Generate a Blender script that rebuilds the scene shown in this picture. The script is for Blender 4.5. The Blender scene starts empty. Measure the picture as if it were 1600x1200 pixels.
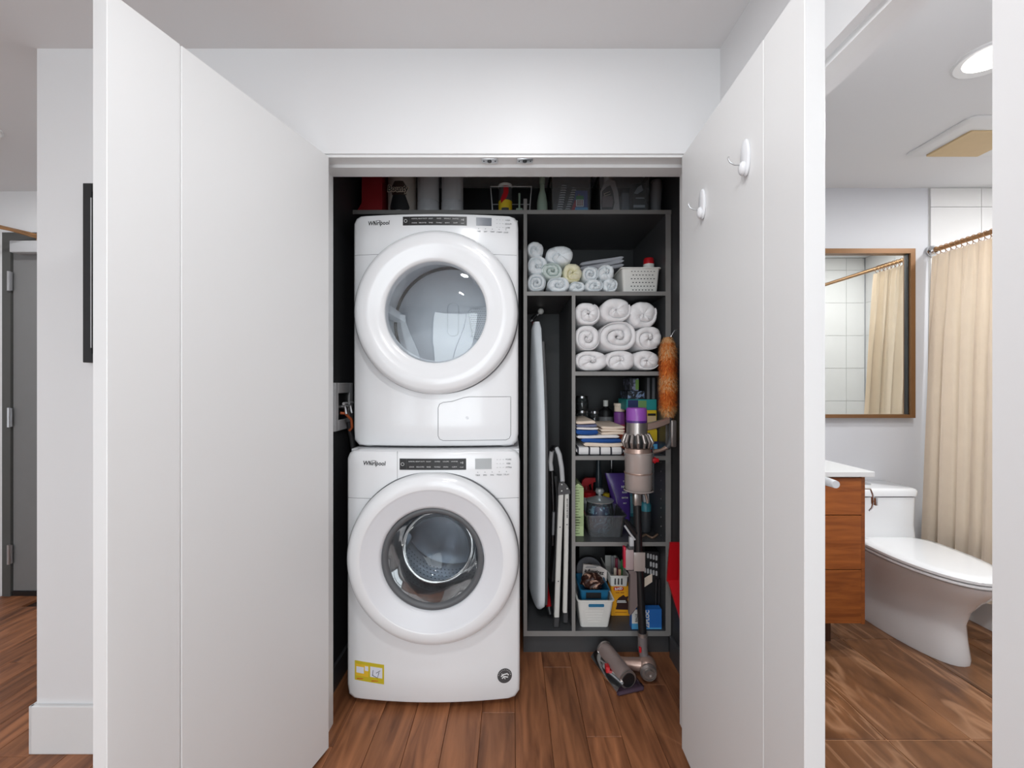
import bpy, bmesh, math, random
from mathutils import Vector, Matrix
random.seed(7)
S = bpy.context.scene
COL = S.collection
PI = math.pi
F = 665.0          # focal length in pixels of the 1600 px wide frame
CH = 1.27          # camera height

# ------------------------------------------------------------------ camera, world, exposure, lights
cd = bpy.data.cameras.new('camera'); cam = bpy.data.objects.new('camera', cd); COL.objects.link(cam)
cd.sensor_width = 36.0; cd.lens = F / 1600 * 36; cd.clip_start = 0.02
cam.location = (0, 0, CH); cam.rotation_euler = (PI / 2, 0, 0)
S.camera = cam
S.view_settings.view_transform = 'Standard'; S.view_settings.look = 'None'
S.view_settings.gamma = 1; S.view_settings.use_curve_mapping = False
S.view_settings.exposure = 0.36
w = bpy.data.worlds.new('world'); S.world = w; w.use_nodes = True
w.node_tree.nodes['Background'].inputs[0].default_value = (0.85, 0.92, 1, 1)
w.node_tree.nodes['Background'].inputs[1].default_value = 1.2

def area(name, loc, rot, sx, sy, power, col=(1, 1, 1), shape='RECTANGLE'):
    l = bpy.data.lights.new(name, 'AREA'); l.shape = shape; l.size = sx
    if shape == 'RECTANGLE': l.size_y = sy
    l.energy = power; l.color = col
    o = bpy.data.objects.new(name, l); COL.objects.link(o); o.location = loc; o.rotation_euler = rot
    return o
# daylight through the two windows in the wall behind the camera
area('daylight', (-0.35, -2.75, 1.2), (PI / 2, 0, 0), 1.7, 2.2, 36, (0.935, 0.97, 1.0))
area('daylight', (-2.5, -2.75, 1.2), (PI / 2, 0, 0), 1.5, 2.2, 13, (0.935, 0.97, 1.0))
# recessed ceiling lamps of the hall and the bathroom, some added unseen as fill
for (lx, ly, pw) in ((0.08, 0.90, 1.3), (-0.1, 0.30, 7.8), (-0.35, -1.3, 12), (-2.43, -0.6, 8), (-2.43, 1.9, 6)):  # the lamps above and behind the camera are added fill, out of view
    area('ceiling_or_fill_lamp', (lx, ly, 2.415), (0, 0, 0), 0.15, 0.15, pw, (0.97, 0.985, 1.0), 'DISK')
for (lx, ly, pw) in ((1.70, 1.507, 8), (1.35, 0.85, 14), (2.85, 1.8, 9)):  # the one just inside the doorway is added to brighten the toilet's side
    area('ceiling_or_fill_lamp', (lx, ly, 2.412), (0, 0, 0), 0.15, 0.15, pw, (0.97, 0.985, 1.0), 'DISK')

# ------------------------------------------------------------------ materials
def lin(c):
    c = c / 255.0
    return c / 12.92 if c <= 0.04045 else ((c + 0.055) / 1.055) ** 2.4
def rgb(c): return (lin(c[0]), lin(c[1]), lin(c[2]), 1)
MATS = {}
def mat(name, c, rough=0.5, metal=0.0, var=0.04, scale=20, bump=0.0, bscale=200, coat=0.0, spec=0.5, sheen=0.0):
    m = bpy.data.materials.new(name); m.use_nodes = True; nt = m.node_tree; b = nt.nodes['Principled BSDF']
    c = rgb(c)
    n = nt.nodes.new('ShaderNodeTexNoise'); n.inputs['Scale'].default_value = scale
    tc = nt.nodes.new('ShaderNodeTexCoord'); nt.links.new(tc.outputs['Object'], n.inputs['Vector'])
    r = nt.nodes.new('ShaderNodeMapRange'); r.inputs[3].default_value = 1 - var; r.inputs[4].default_value = 1 + var
    nt.links.new(n.outputs['Fac'], r.inputs[0])
    mx = nt.nodes.new('ShaderNodeVectorMath'); mx.operation = 'SCALE'; mx.inputs[0].default_value = c[:3]
    nt.links.new(r.outputs[0], mx.inputs['Scale']); nt.links.new(mx.outputs[0], b.inputs['Base Color'])
    b.inputs['Roughness'].default_value = rough; b.inputs['Metallic'].default_value = metal
    b.inputs['Specular IOR Level'].default_value = spec
    b.inputs['Coat Weight'].default_value = coat; b.inputs['Coat Roughness'].default_value = 0.08
    b.inputs['Sheen Weight'].default_value = sheen
    if bump:
        n2 = nt.nodes.new('ShaderNodeTexNoise'); n2.inputs['Scale'].default_value = bscale; n2.inputs['Detail'].default_value = 3
        nt.links.new(tc.outputs['Object'], n2.inputs['Vector'])
        bp = nt.nodes.new('ShaderNodeBump'); bp.inputs['Strength'].default_value = bump; bp.inputs['Distance'].default_value = 0.003
        nt.links.new(n2.outputs['Fac'], bp.inputs['Height']); nt.links.new(bp.outputs[0], b.inputs['Normal'])
    MATS[name] = m
    return m
def glassy(name, c, fac=0.85, rough=0.03, refl=1.0):
    """thin clear sheet: a tinted see-through with a fresnel reflection"""
    m = bpy.data.materials.new(name); m.use_nodes = True; nt = m.node_tree
    nt.nodes.remove(nt.nodes['Principled BSDF']); out = nt.nodes['Material Output']
    t = nt.nodes.new('ShaderNodeBsdfTransparent'); t.inputs[0].default_value = rgb(c)
    g = nt.nodes.new('ShaderNodeBsdfGlossy'); g.inputs['Roughness'].default_value = rough
    d = nt.nodes.new('ShaderNodeBsdfDiffuse'); d.inputs[0].default_value = rgb(c)
    fr = nt.nodes.new('ShaderNodeFresnel'); fr.inputs[0].default_value = 1.5
    mu = nt.nodes.new('ShaderNodeMath'); mu.operation = 'MULTIPLY'; mu.inputs[1].default_value = refl
    nt.links.new(fr.outputs[0], mu.inputs[0])
    m1 = nt.nodes.new('ShaderNodeMixShader'); m1.inputs[0].default_value = fac
    nt.links.new(d.outputs[0], m1.inputs[1]); nt.links.new(t.outputs[0], m1.inputs[2])
    m2 = nt.nodes.new('ShaderNodeMixShader'); nt.links.new(mu.outputs[0], m2.inputs[0])
    nt.links.new(m1.outputs[0], m2.inputs[1]); nt.links.new(g.outputs[0], m2.inputs[2])
    nt.links.new(m2.outputs[0], out.inputs[0]); MATS[name] = m
    return m
def wood(name, c1, c2, rough, stretch, scale, along='Y', veins=False, coat=0.0):
    m = bpy.data.materials.new(name); m.use_nodes = True; nt = m.node_tree; b = nt.nodes['Principled BSDF']
    tc = nt.nodes.new('ShaderNodeTexCoord'); mp = nt.nodes.new('ShaderNodeMapping')
    oi = nt.nodes.new('ShaderNodeObjectInfo')
    add = nt.nodes.new('ShaderNodeVectorMath'); add.operation = 'ADD'
    sc0 = nt.nodes.new('ShaderNodeMath'); sc0.operation = 'MULTIPLY'; sc0.inputs[1].default_value = 40
    nt.links.new(oi.outputs['Random'], sc0.inputs[0])
    nt.links.new(tc.outputs['Object'], add.inputs[0]); nt.links.new(sc0.outputs[0], add.inputs[1])
    nt.links.new(add.outputs[0], mp.inputs['Vector'])
    s = {'X': (1 / stretch, 1, 1), 'Y': (1, 1 / stretch, 1), 'Z': (1, 1, 1 / stretch)}[along]
    mp.inputs['Scale'].default_value = s
    n = nt.nodes.new('ShaderNodeTexNoise'); n.inputs['Scale'].default_value = scale; n.inputs['Detail'].default_value = 6
    n.inputs['Distortion'].default_value = 0.8
    nt.links.new(mp.outputs[0], n.inputs['Vector'])
    cr = nt.nodes.new('ShaderNodeValToRGB'); cr.color_ramp.elements[0].position = 0.3; cr.color_ramp.elements[1].position = 0.72
    cr.color_ramp.elements[0].color = rgb(c1); cr.color_ramp.elements[1].color = rgb(c2)
    nt.links.new(n.outputs['Fac'], cr.inputs[0])
    src = cr.outputs[0]
    if veins:
        n3 = nt.nodes.new('ShaderNodeTexNoise'); n3.inputs['Scale'].default_value = 2.6; n3.inputs['Detail'].default_value = 3; n3.inputs['Distortion'].default_value = 1.2
        mp3 = nt.nodes.new('ShaderNodeMapping'); mp3.inputs['Scale'].default_value = (2.2, 0.35, 1); mp3.inputs['Rotation'].default_value = (0, 0, 0.5)
        nt.links.new(add.outputs[0], mp3.inputs['Vector']); nt.links.new(mp3.outputs[0], n3.inputs['Vector'])
        c3 = nt.nodes.new('ShaderNodeValToRGB'); e = c3.color_ramp.elements
        e[0].position = 0.455; e[0].color = (0, 0, 0, 1); e[1].position = 0.535; e[1].color = (0, 0, 0, 1)
        k = c3.color_ramp.elements.new(0.50); k.color = (0.6, 0.6, 0.6, 1)
        nt.links.new(n3.outputs['Fac'], c3.inputs[0])
        mix = nt.nodes.new('ShaderNodeMix'); mix.data_type = 'RGBA'
        nt.links.new(c3.outputs[0], mix.inputs[0]); nt.links.new(src, mix.inputs[6]); mix.inputs[7].default_value = rgb((172, 130, 98))
        src = mix.outputs[2]
    r = nt.nodes.new('ShaderNodeMapRange'); r.inputs[3].default_value = 0.82; r.inputs[4].default_value = 1.15
    nt.links.new(oi.outputs['Random'], r.inputs[0])
    mx = nt.nodes.new('ShaderNodeVectorMath'); mx.operation = 'SCALE'
    nt.links.new(src, mx.inputs[0]); nt.links.new(r.outputs[0], mx.inputs['Scale'])
    nt.links.new(mx.outputs[0], b.inputs['Base Color'])
    bp = nt.nodes.new('ShaderNodeBump'); bp.inputs['Strength'].default_value = 0.12; bp.inputs['Distance'].default_value = 0.002
    nt.links.new(n.outputs['Fac'], bp.inputs['Height']); nt.links.new(bp.outputs[0], b.inputs['Normal'])
    b.inputs['Roughness'].default_value = rough; b.inputs['Coat Weight'].default_value = coat
    MATS[name] = m
    return m
def emit(name, c, st):
    m = bpy.data.materials.new(name); m.use_nodes = True; b = m.node_tree.nodes['Principled BSDF']
    b.inputs['Base Color'].default_value = rgb(c); b.inputs['Emission Color'].default_value = rgb(c); b.inputs['Emission Strength'].default_value = st
    return m

paint = mat('wall_paint', (229, 229, 230), 0.42, var=0.012, scale=2, bump=0.02, bscale=120)
ceilp = mat('ceiling_paint', (230, 230, 231), 0.8, var=0.01, scale=2)
doorp = mat('door_paint', (231, 231, 231), 0.38, var=0.01, scale=2)
trimp = mat('trim_paint', (228, 228, 228), 0.35, var=0.01)
bathp = mat('bathroom_paint', (208, 209, 213), 0.5, var=0.01, scale=2)
charc = mat('charcoal_laminate', (72, 73, 75), 0.38, var=0.06, scale=8)
edgem = mat('grey_edge_band', (138, 136, 134), 0.45, var=0.04)
cwall = mat('closet_paint', (52, 53, 55), 0.5, var=0.06, scale=5)
enam = mat('white_enamel', (238, 239, 241), 0.22, var=0.006, scale=3, coat=0.35)
enam2 = mat('white_plastic', (225, 226, 229), 0.32, var=0.006, scale=3)
enam3 = mat('door_bezel_white', (226, 227, 231), 0.3, var=0.006)
blk = mat('black_plastic', (28, 28, 30), 0.35)
dgry = mat('dark_grey_plastic', (72, 72, 74), 0.45)
mgry = mat('mid_grey_plastic', (128, 129, 132), 0.45)
lgry = mat('light_grey_plastic', (190, 191, 193), 0.4)
seamm = mat('seam_grey', (120, 121, 124), 0.5)
ink = mat('black_ink', (30, 30, 32), 0.5)
grink = mat('grey_ink', (110, 112, 116), 0.6)
wink = mat('white_ink', (225, 225, 225), 0.6)
chrome = mat('chrome', (225, 226, 228), 0.12, metal=1, var=0.02)
steel = mat('brushed_steel', (190, 190, 192), 0.3, metal=1)
drumg = mat('galvanised_grey', (236, 240, 244), 0.42, metal=0.05, var=0.04)
drumd = mat('drum_steel', (175, 178, 184), 0.28, metal=0.85, var=0.2, scale=9)
rubber = mat('grey_gasket_rubber', (92, 94, 97), 0.45)
dglass = glassy('dryer_glass', (246, 249, 252), 0.99, 0.01, 2.0)
wglass = glassy('washer_glass', (214, 222, 228), 0.94, 0.03, 0.75)
clearp = glassy('clear_plastic', (240, 243, 246), 0.93, 0.08, 1.3)
clearg = glassy('clear_glass', (236, 242, 242), 0.95, 0.03, 1.6)
smoke = glassy('smoky_clear_plastic', (222, 208, 202), 0.55, 0.15, 1.8)
floorw = wood('oak_floor_brown', (104, 62, 38), (176, 116, 78), 0.45, 9, 26, 'Y')
tilem = wood('brown_stone_tile', (88, 56, 33), (138, 94, 61), 0.35, 3, 11, 'Y', veins=True)
grout = mat('pale_grout', (186, 140, 105), 0.9)
vanw = wood('orange_veneer', (128, 66, 24), (166, 94, 40), 0.4, 10, 45, 'X')
wtile = mat('white_wall_tile', (224, 223, 222), 0.2, var=0.01)
wgrout = mat('wall_grout', (205, 205, 202), 0.9)
curt = mat('cream_curtain_cloth', (250, 237, 220), 0.85, bump=0.15, bscale=400, var=0.03)
porc = mat('porcelain', (236, 237, 238), 0.1, coat=0.5, var=0.004)
brass = mat('brushed_bronze', (176, 138, 100), 0.3, metal=0.9)
frbr = mat('bronze_mirror_frame', (126, 90, 56), 0.4, metal=0.4)
mirr = mat('mirror_silver', (240, 243, 240), 0.01, metal=1, var=0.0)
ddoor = mat('grey_door_paint', (124, 124, 124), 0.5, var=0.02)
dframe = mat('dark_grey_frame_paint', (82, 82, 80), 0.5, var=0.02)
terry = mat('white_terry', (246, 244, 245), 0.95, bump=0.35, bscale=300, var=0.03, sheen=0.2)
terryb = mat('bluish_white_terry', (240, 245, 248), 0.95, bump=0.35, bscale=300, var=0.03, sheen=0.2)
terryg = mat('pale_green_terry', (218, 229, 225), 0.95, bump=0.35, bscale=300, var=0.03)
terryy = mat('pale_yellow_terry', (241, 236, 205), 0.95, bump=0.35, bscale=300, var=0.03)
linen = mat('grey_white_linen', (212, 211, 218), 0.95, bump=0.3, bscale=200)
redp = mat('red_plastic', (190, 24, 34), 0.35)
redd = mat('red_card', (150, 28, 34), 0.5)
yel = mat('yellow_card', (222, 190, 40), 0.5)
oran = mat('orange_yellow_card', (236, 165, 28), 0.5)
blu = mat('blue_card', (40, 110, 190), 0.5)
cyan = mat('light_blue_card', (90, 175, 225), 0.5)
bluc = mat('blue_cloth', (36, 84, 158), 0.9, bump=0.3)
slate = mat('slate_blue_cloth', (112, 118, 150), 0.9, bump=0.3)
creamc = mat('cream_cloth', (240, 222, 204), 0.9, bump=0.3)
whitec = mat('white_cloth', (238, 236, 236), 0.9, bump=0.3)
teal = mat('teal_card', (32, 140, 140), 0.5)
tealp = mat('teal_plastic', (60, 135, 150), 0.35)
navy = mat('navy_card', (30, 44, 92), 0.5)
purp = mat('purple_foil', (84, 56, 140), 0.3, var=0.2, scale=30)
purpv = mat('purple_plastic', (150, 82, 176), 0.3)
dpurp = mat('dark_purple_plastic', (76, 40, 120), 0.35)
nickel = mat('nickel_plastic', (168, 160, 156), 0.28, metal=0.75, var=0.05)
copperp = mat('warm_nickel_plastic', (186, 158, 146), 0.3, metal=0.6, var=0.05)
grn = mat('pale_green_card', (192, 212, 160), 0.6)
green = mat('green_plastic', (40, 140, 70), 0.5)
sage = mat('sage_plastic', (150, 170, 155), 0.5)
bluep = mat('blue_plastic', (36, 110, 150), 0.4)
wicker = mat('white_basket_plastic', (234, 233, 228), 0.45)
boardc = mat('pale_blue_board_cover', (232, 238, 243), 0.9, bump=0.3, bscale=150)
darkred = mat('dark_red_metal', (120, 34, 34), 0.35, metal=0.3)
brownf = mat('brown_fabric', (62, 44, 38), 0.8, var=0.3, scale=60)
grayf = mat('grey_brown_fabric', (110, 98, 96), 0.9, bump=0.3)
fur1 = mat('orange_fur', (238, 146, 66), 0.9); fur2 = mat('pale_orange_fur', (240, 192, 136), 0.9); fur3 = mat('deep_orange_fur', (214, 100, 34), 0.9)
orgr = mat('orange_gradient', (225, 110, 80), 0.4)
black_c = mat('black_card', (24, 24, 27), 0.5)
tanm = mat('tan_plastic', (214, 188, 145), 0.6)
lampm = emit('lamp_diffuser', (255, 252, 246), 6)
def striped(name, c1, c2, scale, ax=2, rough=0.9):
    m = bpy.data.materials.new(name); m.use_nodes = True; nt = m.node_tree; b = nt.nodes['Principled BSDF']
    tc = nt.nodes.new('ShaderNodeTexCoord'); wv = nt.nodes.new('ShaderNodeTexWave'); wv.bands_direction = 'XYZ'[ax]
    wv.inputs['Scale'].default_value = scale; wv.inputs['Distortion'].default_value = 0.6
    nt.links.new(tc.outputs['Object'], wv.inputs['Vector'])
    cr = nt.nodes.new('ShaderNodeValToRGB'); cr.color_ramp.interpolation = 'CONSTANT'
    cr.color_ramp.elements[0].color = rgb(c1); cr.color_ramp.elements[1].position = 0.5; cr.color_ramp.elements[1].color = rgb(c2)
    nt.links.new(wv.outputs['Fac'], cr.inputs[0]); nt.links.new(cr.outputs[0], b.inputs['Base Color']); b.inputs['Roughness'].default_value = rough
    return m
zebra = striped('black_white_striped_cloth', (30, 30, 32), (215, 212, 210), 28)
ringcl = striped('check_cloth', (60, 60, 68), (236, 234, 234), 6, 0)
ringcl.node_tree.nodes['Color Ramp'].color_ramp.elements[1].position = 0.06
def swirls(name, c1, c2, scale):
    m = bpy.data.materials.new(name); m.use_nodes = True; nt = m.node_tree; b = nt.nodes['Principled BSDF']
    tc = nt.nodes.new('ShaderNodeTexCoord'); n = nt.nodes.new('ShaderNodeTexNoise'); n.inputs['Scale'].default_value = scale; n.inputs['Distortion'].default_value = 2
    nt.links.new(tc.outputs['Object'], n.inputs['Vector'])
    cr = nt.nodes.new('ShaderNodeValToRGB'); cr.color_ramp.elements[0].position = .52; cr.color_ramp.elements[0].color = rgb(c1)
    cr.color_ramp.elements[1].position = 0.6; cr.color_ramp.elements[1].color = rgb(c2)
    nt.links.new(n.outputs['Fac'], cr.inputs[0]); nt.links.new(cr.outputs[0], b.inputs['Base Color']); b.inputs['Roughness'].default_value = .4
    return m
swirl = swirls('blue_patterned_packets', (34, 52, 96), (150, 190, 210), 26)
foodp = swirls('dark_printed_packets', (24, 28, 34), (120, 140, 170), 30)
clutter = swirls('brown_printed_bag', (60, 36, 30), (190, 150, 130), 24)

# ------------------------------------------------------------------ geometry helpers
def PX(px, y): return (px - 800) * y / F
def PZ(py, y): return CH - (py - 600) * y / F
class B:
    def __init__(s): s.bm = bmesh.new()
    def box(s, x0, x1, y0, y1, z0, z1, bev=0.0, rot=None, seg=2, taper=None):
        x0, x1 = sorted((x0, x1)); y0, y1 = sorted((y0, y1)); z0, z1 = sorted((z0, z1))
        r = bmesh.ops.create_cube(s.bm, size=1)
        vs = r['verts']; c = Vector(((x0 + x1) / 2, (y0 + y1) / 2, (z0 + z1) / 2))
        for v in vs:
            k = taper if (taper and v.co.z < 0) else 1
            v.co = Vector((v.co.x * (x1 - x0) * k, v.co.y * (y1 - y0) * k, v.co.z * (z1 - z0)))
        if bev > 0:
            es = list({e for v in vs for e in v.link_edges})
            g = bmesh.ops.bevel(s.bm, geom=es, offset=bev, segments=seg, affect='EDGES', profile=0.5)
            vs = list({v for f in g['faces'] for v in f.verts} | {v for v in vs if v.is_valid})
        for v in vs:
            if rot: v.co = rot @ v.co
            v.co += c
        return s
    def tube(s, pts, r, n=10, cap=True, closed=False):
        pts = [Vector(p) for p in pts]; rings = []; m = len(pts)
        up = None
        for i, p in enumerate(pts):
            a = pts[i - 1] if (i > 0 or closed) else p; b = pts[(i + 1) % m] if (i < m - 1 or closed) else p
            d = (b - a).normalized()
            if up is None: up = Vector((0, 0, 1)) if abs(d.z) < .9 else Vector((1, 0, 0))
            u = d.cross(up).normalized(); v = u.cross(d).normalized(); up = v
            rr = r[i] if isinstance(r, (list, tuple)) else r
            rings.append([s.bm.verts.new(p + (u * math.cos(2 * PI * k / n) + v * math.sin(2 * PI * k / n)) * rr) for k in range(n)])
        for i in range(m if closed else m - 1):
            a = rings[i]; b = rings[(i + 1) % m]
            for k in range(n): s.bm.faces.new((a[k], a[(k + 1) % n], b[(k + 1) % n], b[k]))
        if cap and not closed:
            s.bm.faces.new(rings[0][::-1]); s.bm.faces.new(rings[-1])
        return s
    def lathe(s, prof, c, n=32, axis='Z', sx=1, sy=1, capa=False, capb=False):
        """prof [(r, h)], axis Z up or Y (h grows away from the camera)"""
        c = Vector(c); rings = []
        for r, h in prof:
            ring = []
            for k in range(n):
                a = 2 * PI * k / n; x = r * math.cos(a) * sx; q = r * math.sin(a) * sy
                ring.append(s.bm.verts.new(c + (Vector((x, q, h)) if axis == 'Z' else Vector((x, h, q)) if axis == 'Y' else Vector((h, x, q)))))
            rings.append(ring)
        for a, b in zip(rings, rings[1:]):
            for k in range(n): s.bm.faces.new((a[k], a[(k + 1) % n], b[(k + 1) % n], b[k]))
        if capa: s.bm.faces.new(rings[0][::-1])
        if capb: s.bm.faces.new(rings[-1])
        return s
    def prism(s, poly, d0, d1, plane='XZ'):
        """extrude a polygon; plane XZ -> along y, XY -> along z, YZ -> along x"""
        f = {'XZ': lambda a, b, d: (a, d, b), 'XY': lambda a, b, d: (a, b, d), 'YZ': lambda a, b, d: (d, a, b)}[plane]
        A = [s.bm.verts.new(f(a, b, d0)) for a, b in poly]; Bv = [s.bm.verts.new(f(a, b, d1)) for a, b in poly]
        n = len(poly); s.bm.faces.new(A); s.bm.faces.new(Bv[::-1])
        for i in range(n): s.bm.faces.new((A[i], Bv[i], Bv[(i + 1) % n], A[(i + 1) % n]))
        return s
    def sphere(s, c, r, sc=(1, 1, 1), n=16):
        g = bmesh.ops.create_uvsphere(s.bm, u_segments=n, v_segments=n // 2 + 1, radius=r)
        for v in g['verts']: v.co = Vector((v.co.x * sc[0], v.co.y * sc[1], v.co.z * sc[2])) + Vector(c)
        return s
    def loft(s, rings, capa=True, capb=True, closed=True):
        R = [[s.bm.verts.new(p) for p in r] for r in rings]; n = len(R[0])
        for a, b in zip(R, R[1:]):
            for k in range(n if closed else n - 1): s.bm.faces.new((a[k], a[(k + 1) % n], b[(k + 1) % n], b[k]))
        if capa: s.bm.faces.new(R[0][::-1])
        if capb: s.bm.faces.new(R[-1])
        return s
    def rot(s, ang, axis, c):
        M = Matrix.Translation(c) @ Matrix.Rotation(ang, 4, axis) @ Matrix.Translation(-Vector(c))
        bmesh.ops.transform(s.bm, matrix=M, verts=s.bm.verts); return s
    def obj(s, name, m, parent=None, smooth=True, angle=35):
        me = bpy.data.meshes.new(name)
        bmesh.ops.recalc_face_normals(s.bm, faces=s.bm.faces)
        off = Vector((0, 0, 0))
        if parent is not None:
            p = parent
            while p is not None: off += p.location; p = p.parent
        else:
            co = [v.co for v in s.bm.verts]
            off = Vector(((min(c.x for c in co) + max(c.x for c in co)) / 2, (min(c.y for c in co) + max(c.y for c in co)) / 2, min(c.z for c in co)))
        bmesh.ops.translate(s.bm, vec=-off, verts=s.bm.verts)
        s.bm.to_mesh(me); s.bm.free()
        o = bpy.data.objects.new(name, me); COL.objects.link(o)
        if parent is not None: o.parent = parent
        else: o.location = off
        for q in (m if isinstance(m, (list, tuple)) else [m]): me.materials.append(q)
        if smooth:
            me.polygons.foreach_set('use_smooth', [True] * len(me.polygons))
            try: me.set_sharp_from_angle(angle=math.radians(angle))
            except Exception: pass
        return o
def tag(o, label, cat, group=None):
    o['label'] = label; o['category'] = cat
    if group: o['group'] = group
    return o
def thing(name, label, cat, loc, group=None):
    o = bpy.data.objects.new(name, None); COL.objects.link(o); o.location = loc; o.empty_display_size = 0.05
    return tag(o, label, cat, group)
def struct(o): o['kind'] = 'structure'; return o
def sroot(name, loc=(0, 0, 0)):
    o = bpy.data.objects.new(name, None); COL.objects.link(o); o.location = loc; o['kind'] = 'structure'; return o
FONT = None
def text(body, size, loc, m, parent, name='lettering', rotz=0, roty=0, rotx=PI / 2, extr=0.0004, sx=1.0, shear=0.0, bold=0.0, align='CENTER'):
    c = bpy.data.curves.new('txt', 'FONT'); c.body = body; c.size = size; c.align_x = align; c.align_y = 'CENTER'
    c.extrude = extr; c.shear = shear; c.offset = bold; c.resolution_u = 2
    o = bpy.data.objects.new('txt', c); COL.objects.link(o)
    dg = bpy.context.evaluated_depsgraph_get(); me = bpy.data.meshes.new_from_object(o.evaluated_get(dg))
    bpy.data.objects.remove(o); me.name = name
    M = Matrix.Rotation(rotz, 4, 'Z') @ Matrix.Rotation(roty, 4, 'Y') @ Matrix.Rotation(rotx, 4, 'X') @ Matrix.Diagonal((sx, 1, 1, 1))
    off = Vector(loc); p = parent
    while p is not None: off -= p.location; p = p.parent
    me.transform(Matrix.Translation(off) @ M)
    me.materials.clear(); me.materials.append(m)
    o = bpy.data.objects.new(name, me); COL.objects.link(o); o.parent = parent
    return o
def drape(o, surf, dep):
    off = Vector((0, 0, 0)); p = o
    while p is not None: off += p.location; p = p.parent
    ys = [v.co.y for v in o.data.vertices]; y0 = max(ys)
    for v in o.data.vertices: v.co.y = surf(v.co.x + off.x) - dep - off.y + (v.co.y - y0)
    return o
def rrect(x0, x1, y0, y1, r, n=6):
    pts = []
    for cx, cy, a0 in ((x1 - r, y1 - r, 0), (x0 + r, y1 - r, PI / 2), (x0 + r, y0 + r, PI), (x1 - r, y0 + r, 1.5 * PI)):
        for k in range(n + 1):
            a = a0 + PI / 2 * k / n; pts.append((cx + r * math.cos(a), cy + r * math.sin(a)))
    return pts

# ------------------------------------------------------------------ room shell
ZC = 2.43
YF = 1.472        # front face of the closet wall
YU = 1.987        # front of the shelf unit
YB = 2.52         # closet back / bathroom back wall
XR = 0.72         # hall side wall face
OL, OR_, OH = -0.679, 0.637, 2.067
fl = struct(B().box(-3.7, 0.78, -2.7, 2.70, -0.12, -0.016).obj('floor', grout, smooth=False)); fl.data.materials[0] = mat('subfloor', (50, 32, 22), 0.9)
fb = struct(B().box(0.78, 3.37, 0.2, 2.70, -0.12, -0.003).obj('floor', grout, smooth=False))
# planks, shared meshes
def plank_mesh(w_, l_, h_, m, name):
    b = B(); b.box(-w_ / 2, w_ / 2, -l_ / 2, l_ / 2, -h_, 0, 0.0012, seg=1)
    me = bpy.data.meshes.new(name); b.bm.to_mesh(me); b.bm.free(); me.materials.append(m); return me
PW, PL = 0.128, 1.02
pm = plank_mesh(PW - 0.0012, PL - 0.0012, 0.0155, floorw, 'plank')
nx = int((0.72 + 3.66) / PW) + 1
for i in range(nx):
    xx = 0.78 - PW / 2 - i * PW
    off = ((i * 0.37) % 1) * PL
    k = 0; yy = -2.66 + off - PL / 2
    while yy < 2.9:
        y0 = max(yy - PL / 2, -2.69); y1 = min(yy + PL / 2, 2.60)
        if y1 - y0 > 0.05:
            o = bpy.data.objects.new('plank', pm); COL.objects.link(o); o.parent = fl
            o.location = Vector((xx, (y0 + y1) / 2, 0.0)) - fl.location
            o.scale = (1, (y1 - y0) / PL, 1)
        yy += PL
TW, TL = 0.30, 0.60
tm = plank_mesh(TW - 0.004, TL - 0.004, 0.0105, tilem, 'tile')
for i in range(-2, 8):
    for j in range(-1, 4):
        x0 = 1.34 + i * TW; y0 = 2.12 - 0.6 * 3 + j * TL
        a0, a1 = max(x0, 0.782), min(x0 + TW, 3.25); b0, b1 = max(y0, 0.4), min(y0 + TL, 2.53)
        if a1 - a0 < 0.02 or b1 - b0 < 0.02: continue
        o = bpy.data.objects.new('tile', tm); COL.objects.link(o); o.parent = fb
        o.location = Vector(((a0 + a1) / 2, (b0 + b1) / 2, 0)) - fb.location; o.scale = ((a1 - a0) / TW, (b1 - b0) / TL, 1)
struct(B().box(-3.7, 3.37, -2.7, 2.7, ZC, ZC + 0.1).obj('ceiling', ceilp, smooth=False))
# closet front wall with its opening
b = B(); b.box(-1.643, OL, YF, YF + .12, -0.01, ZC); b.box(OR_, XR, YF, YF + .12, -0.01, ZC); b.box(OL, OR_, YF, YF + .12, OH, ZC)
struct(b.obj('wall_front', paint, smooth=False))
# closet inner walls
struct(B().box(-0.845, -0.745, YF + .12, YB, -0.01, ZC).obj('wall_closet_left', cwall, smooth=False))
struct(B().box(0.745, 0.84, YF + .12, YB, -0.01, ZC).obj('wall_closet_right', cwall, smooth=False))
struct(B().box(-0.845, 0.84, YB, YB + .1, -0.01, ZC).obj('wall_closet_back', cwall, smooth=False))
struct(B().box(-1.643, -0.845, YF + .12, 2.56, -0.01, ZC).obj('wall_closet_side', paint, smooth=False))
# hall side wall with the bathroom doorway
b = B(); b.box(XR, .84, -2.6, .638, -0.01, ZC); b.box(XR, .84, 1.40, YF + .12, -0.01, ZC); b.box(XR, .84, .638, 1.40, 2.04, ZC)
struct(b.obj('wall_right', paint, smooth=False))
b = B(); b.box(.745, .79, .638, 1.40, 2.022, 2.04); b.box(.745, .79, 1.382, 1.40, 0, 2.022); b.box(.745, .79, .638, .656, 0, 2.022)
struct(b.obj('trim_bathroom_doorway', trimp, smooth=False))
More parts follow.
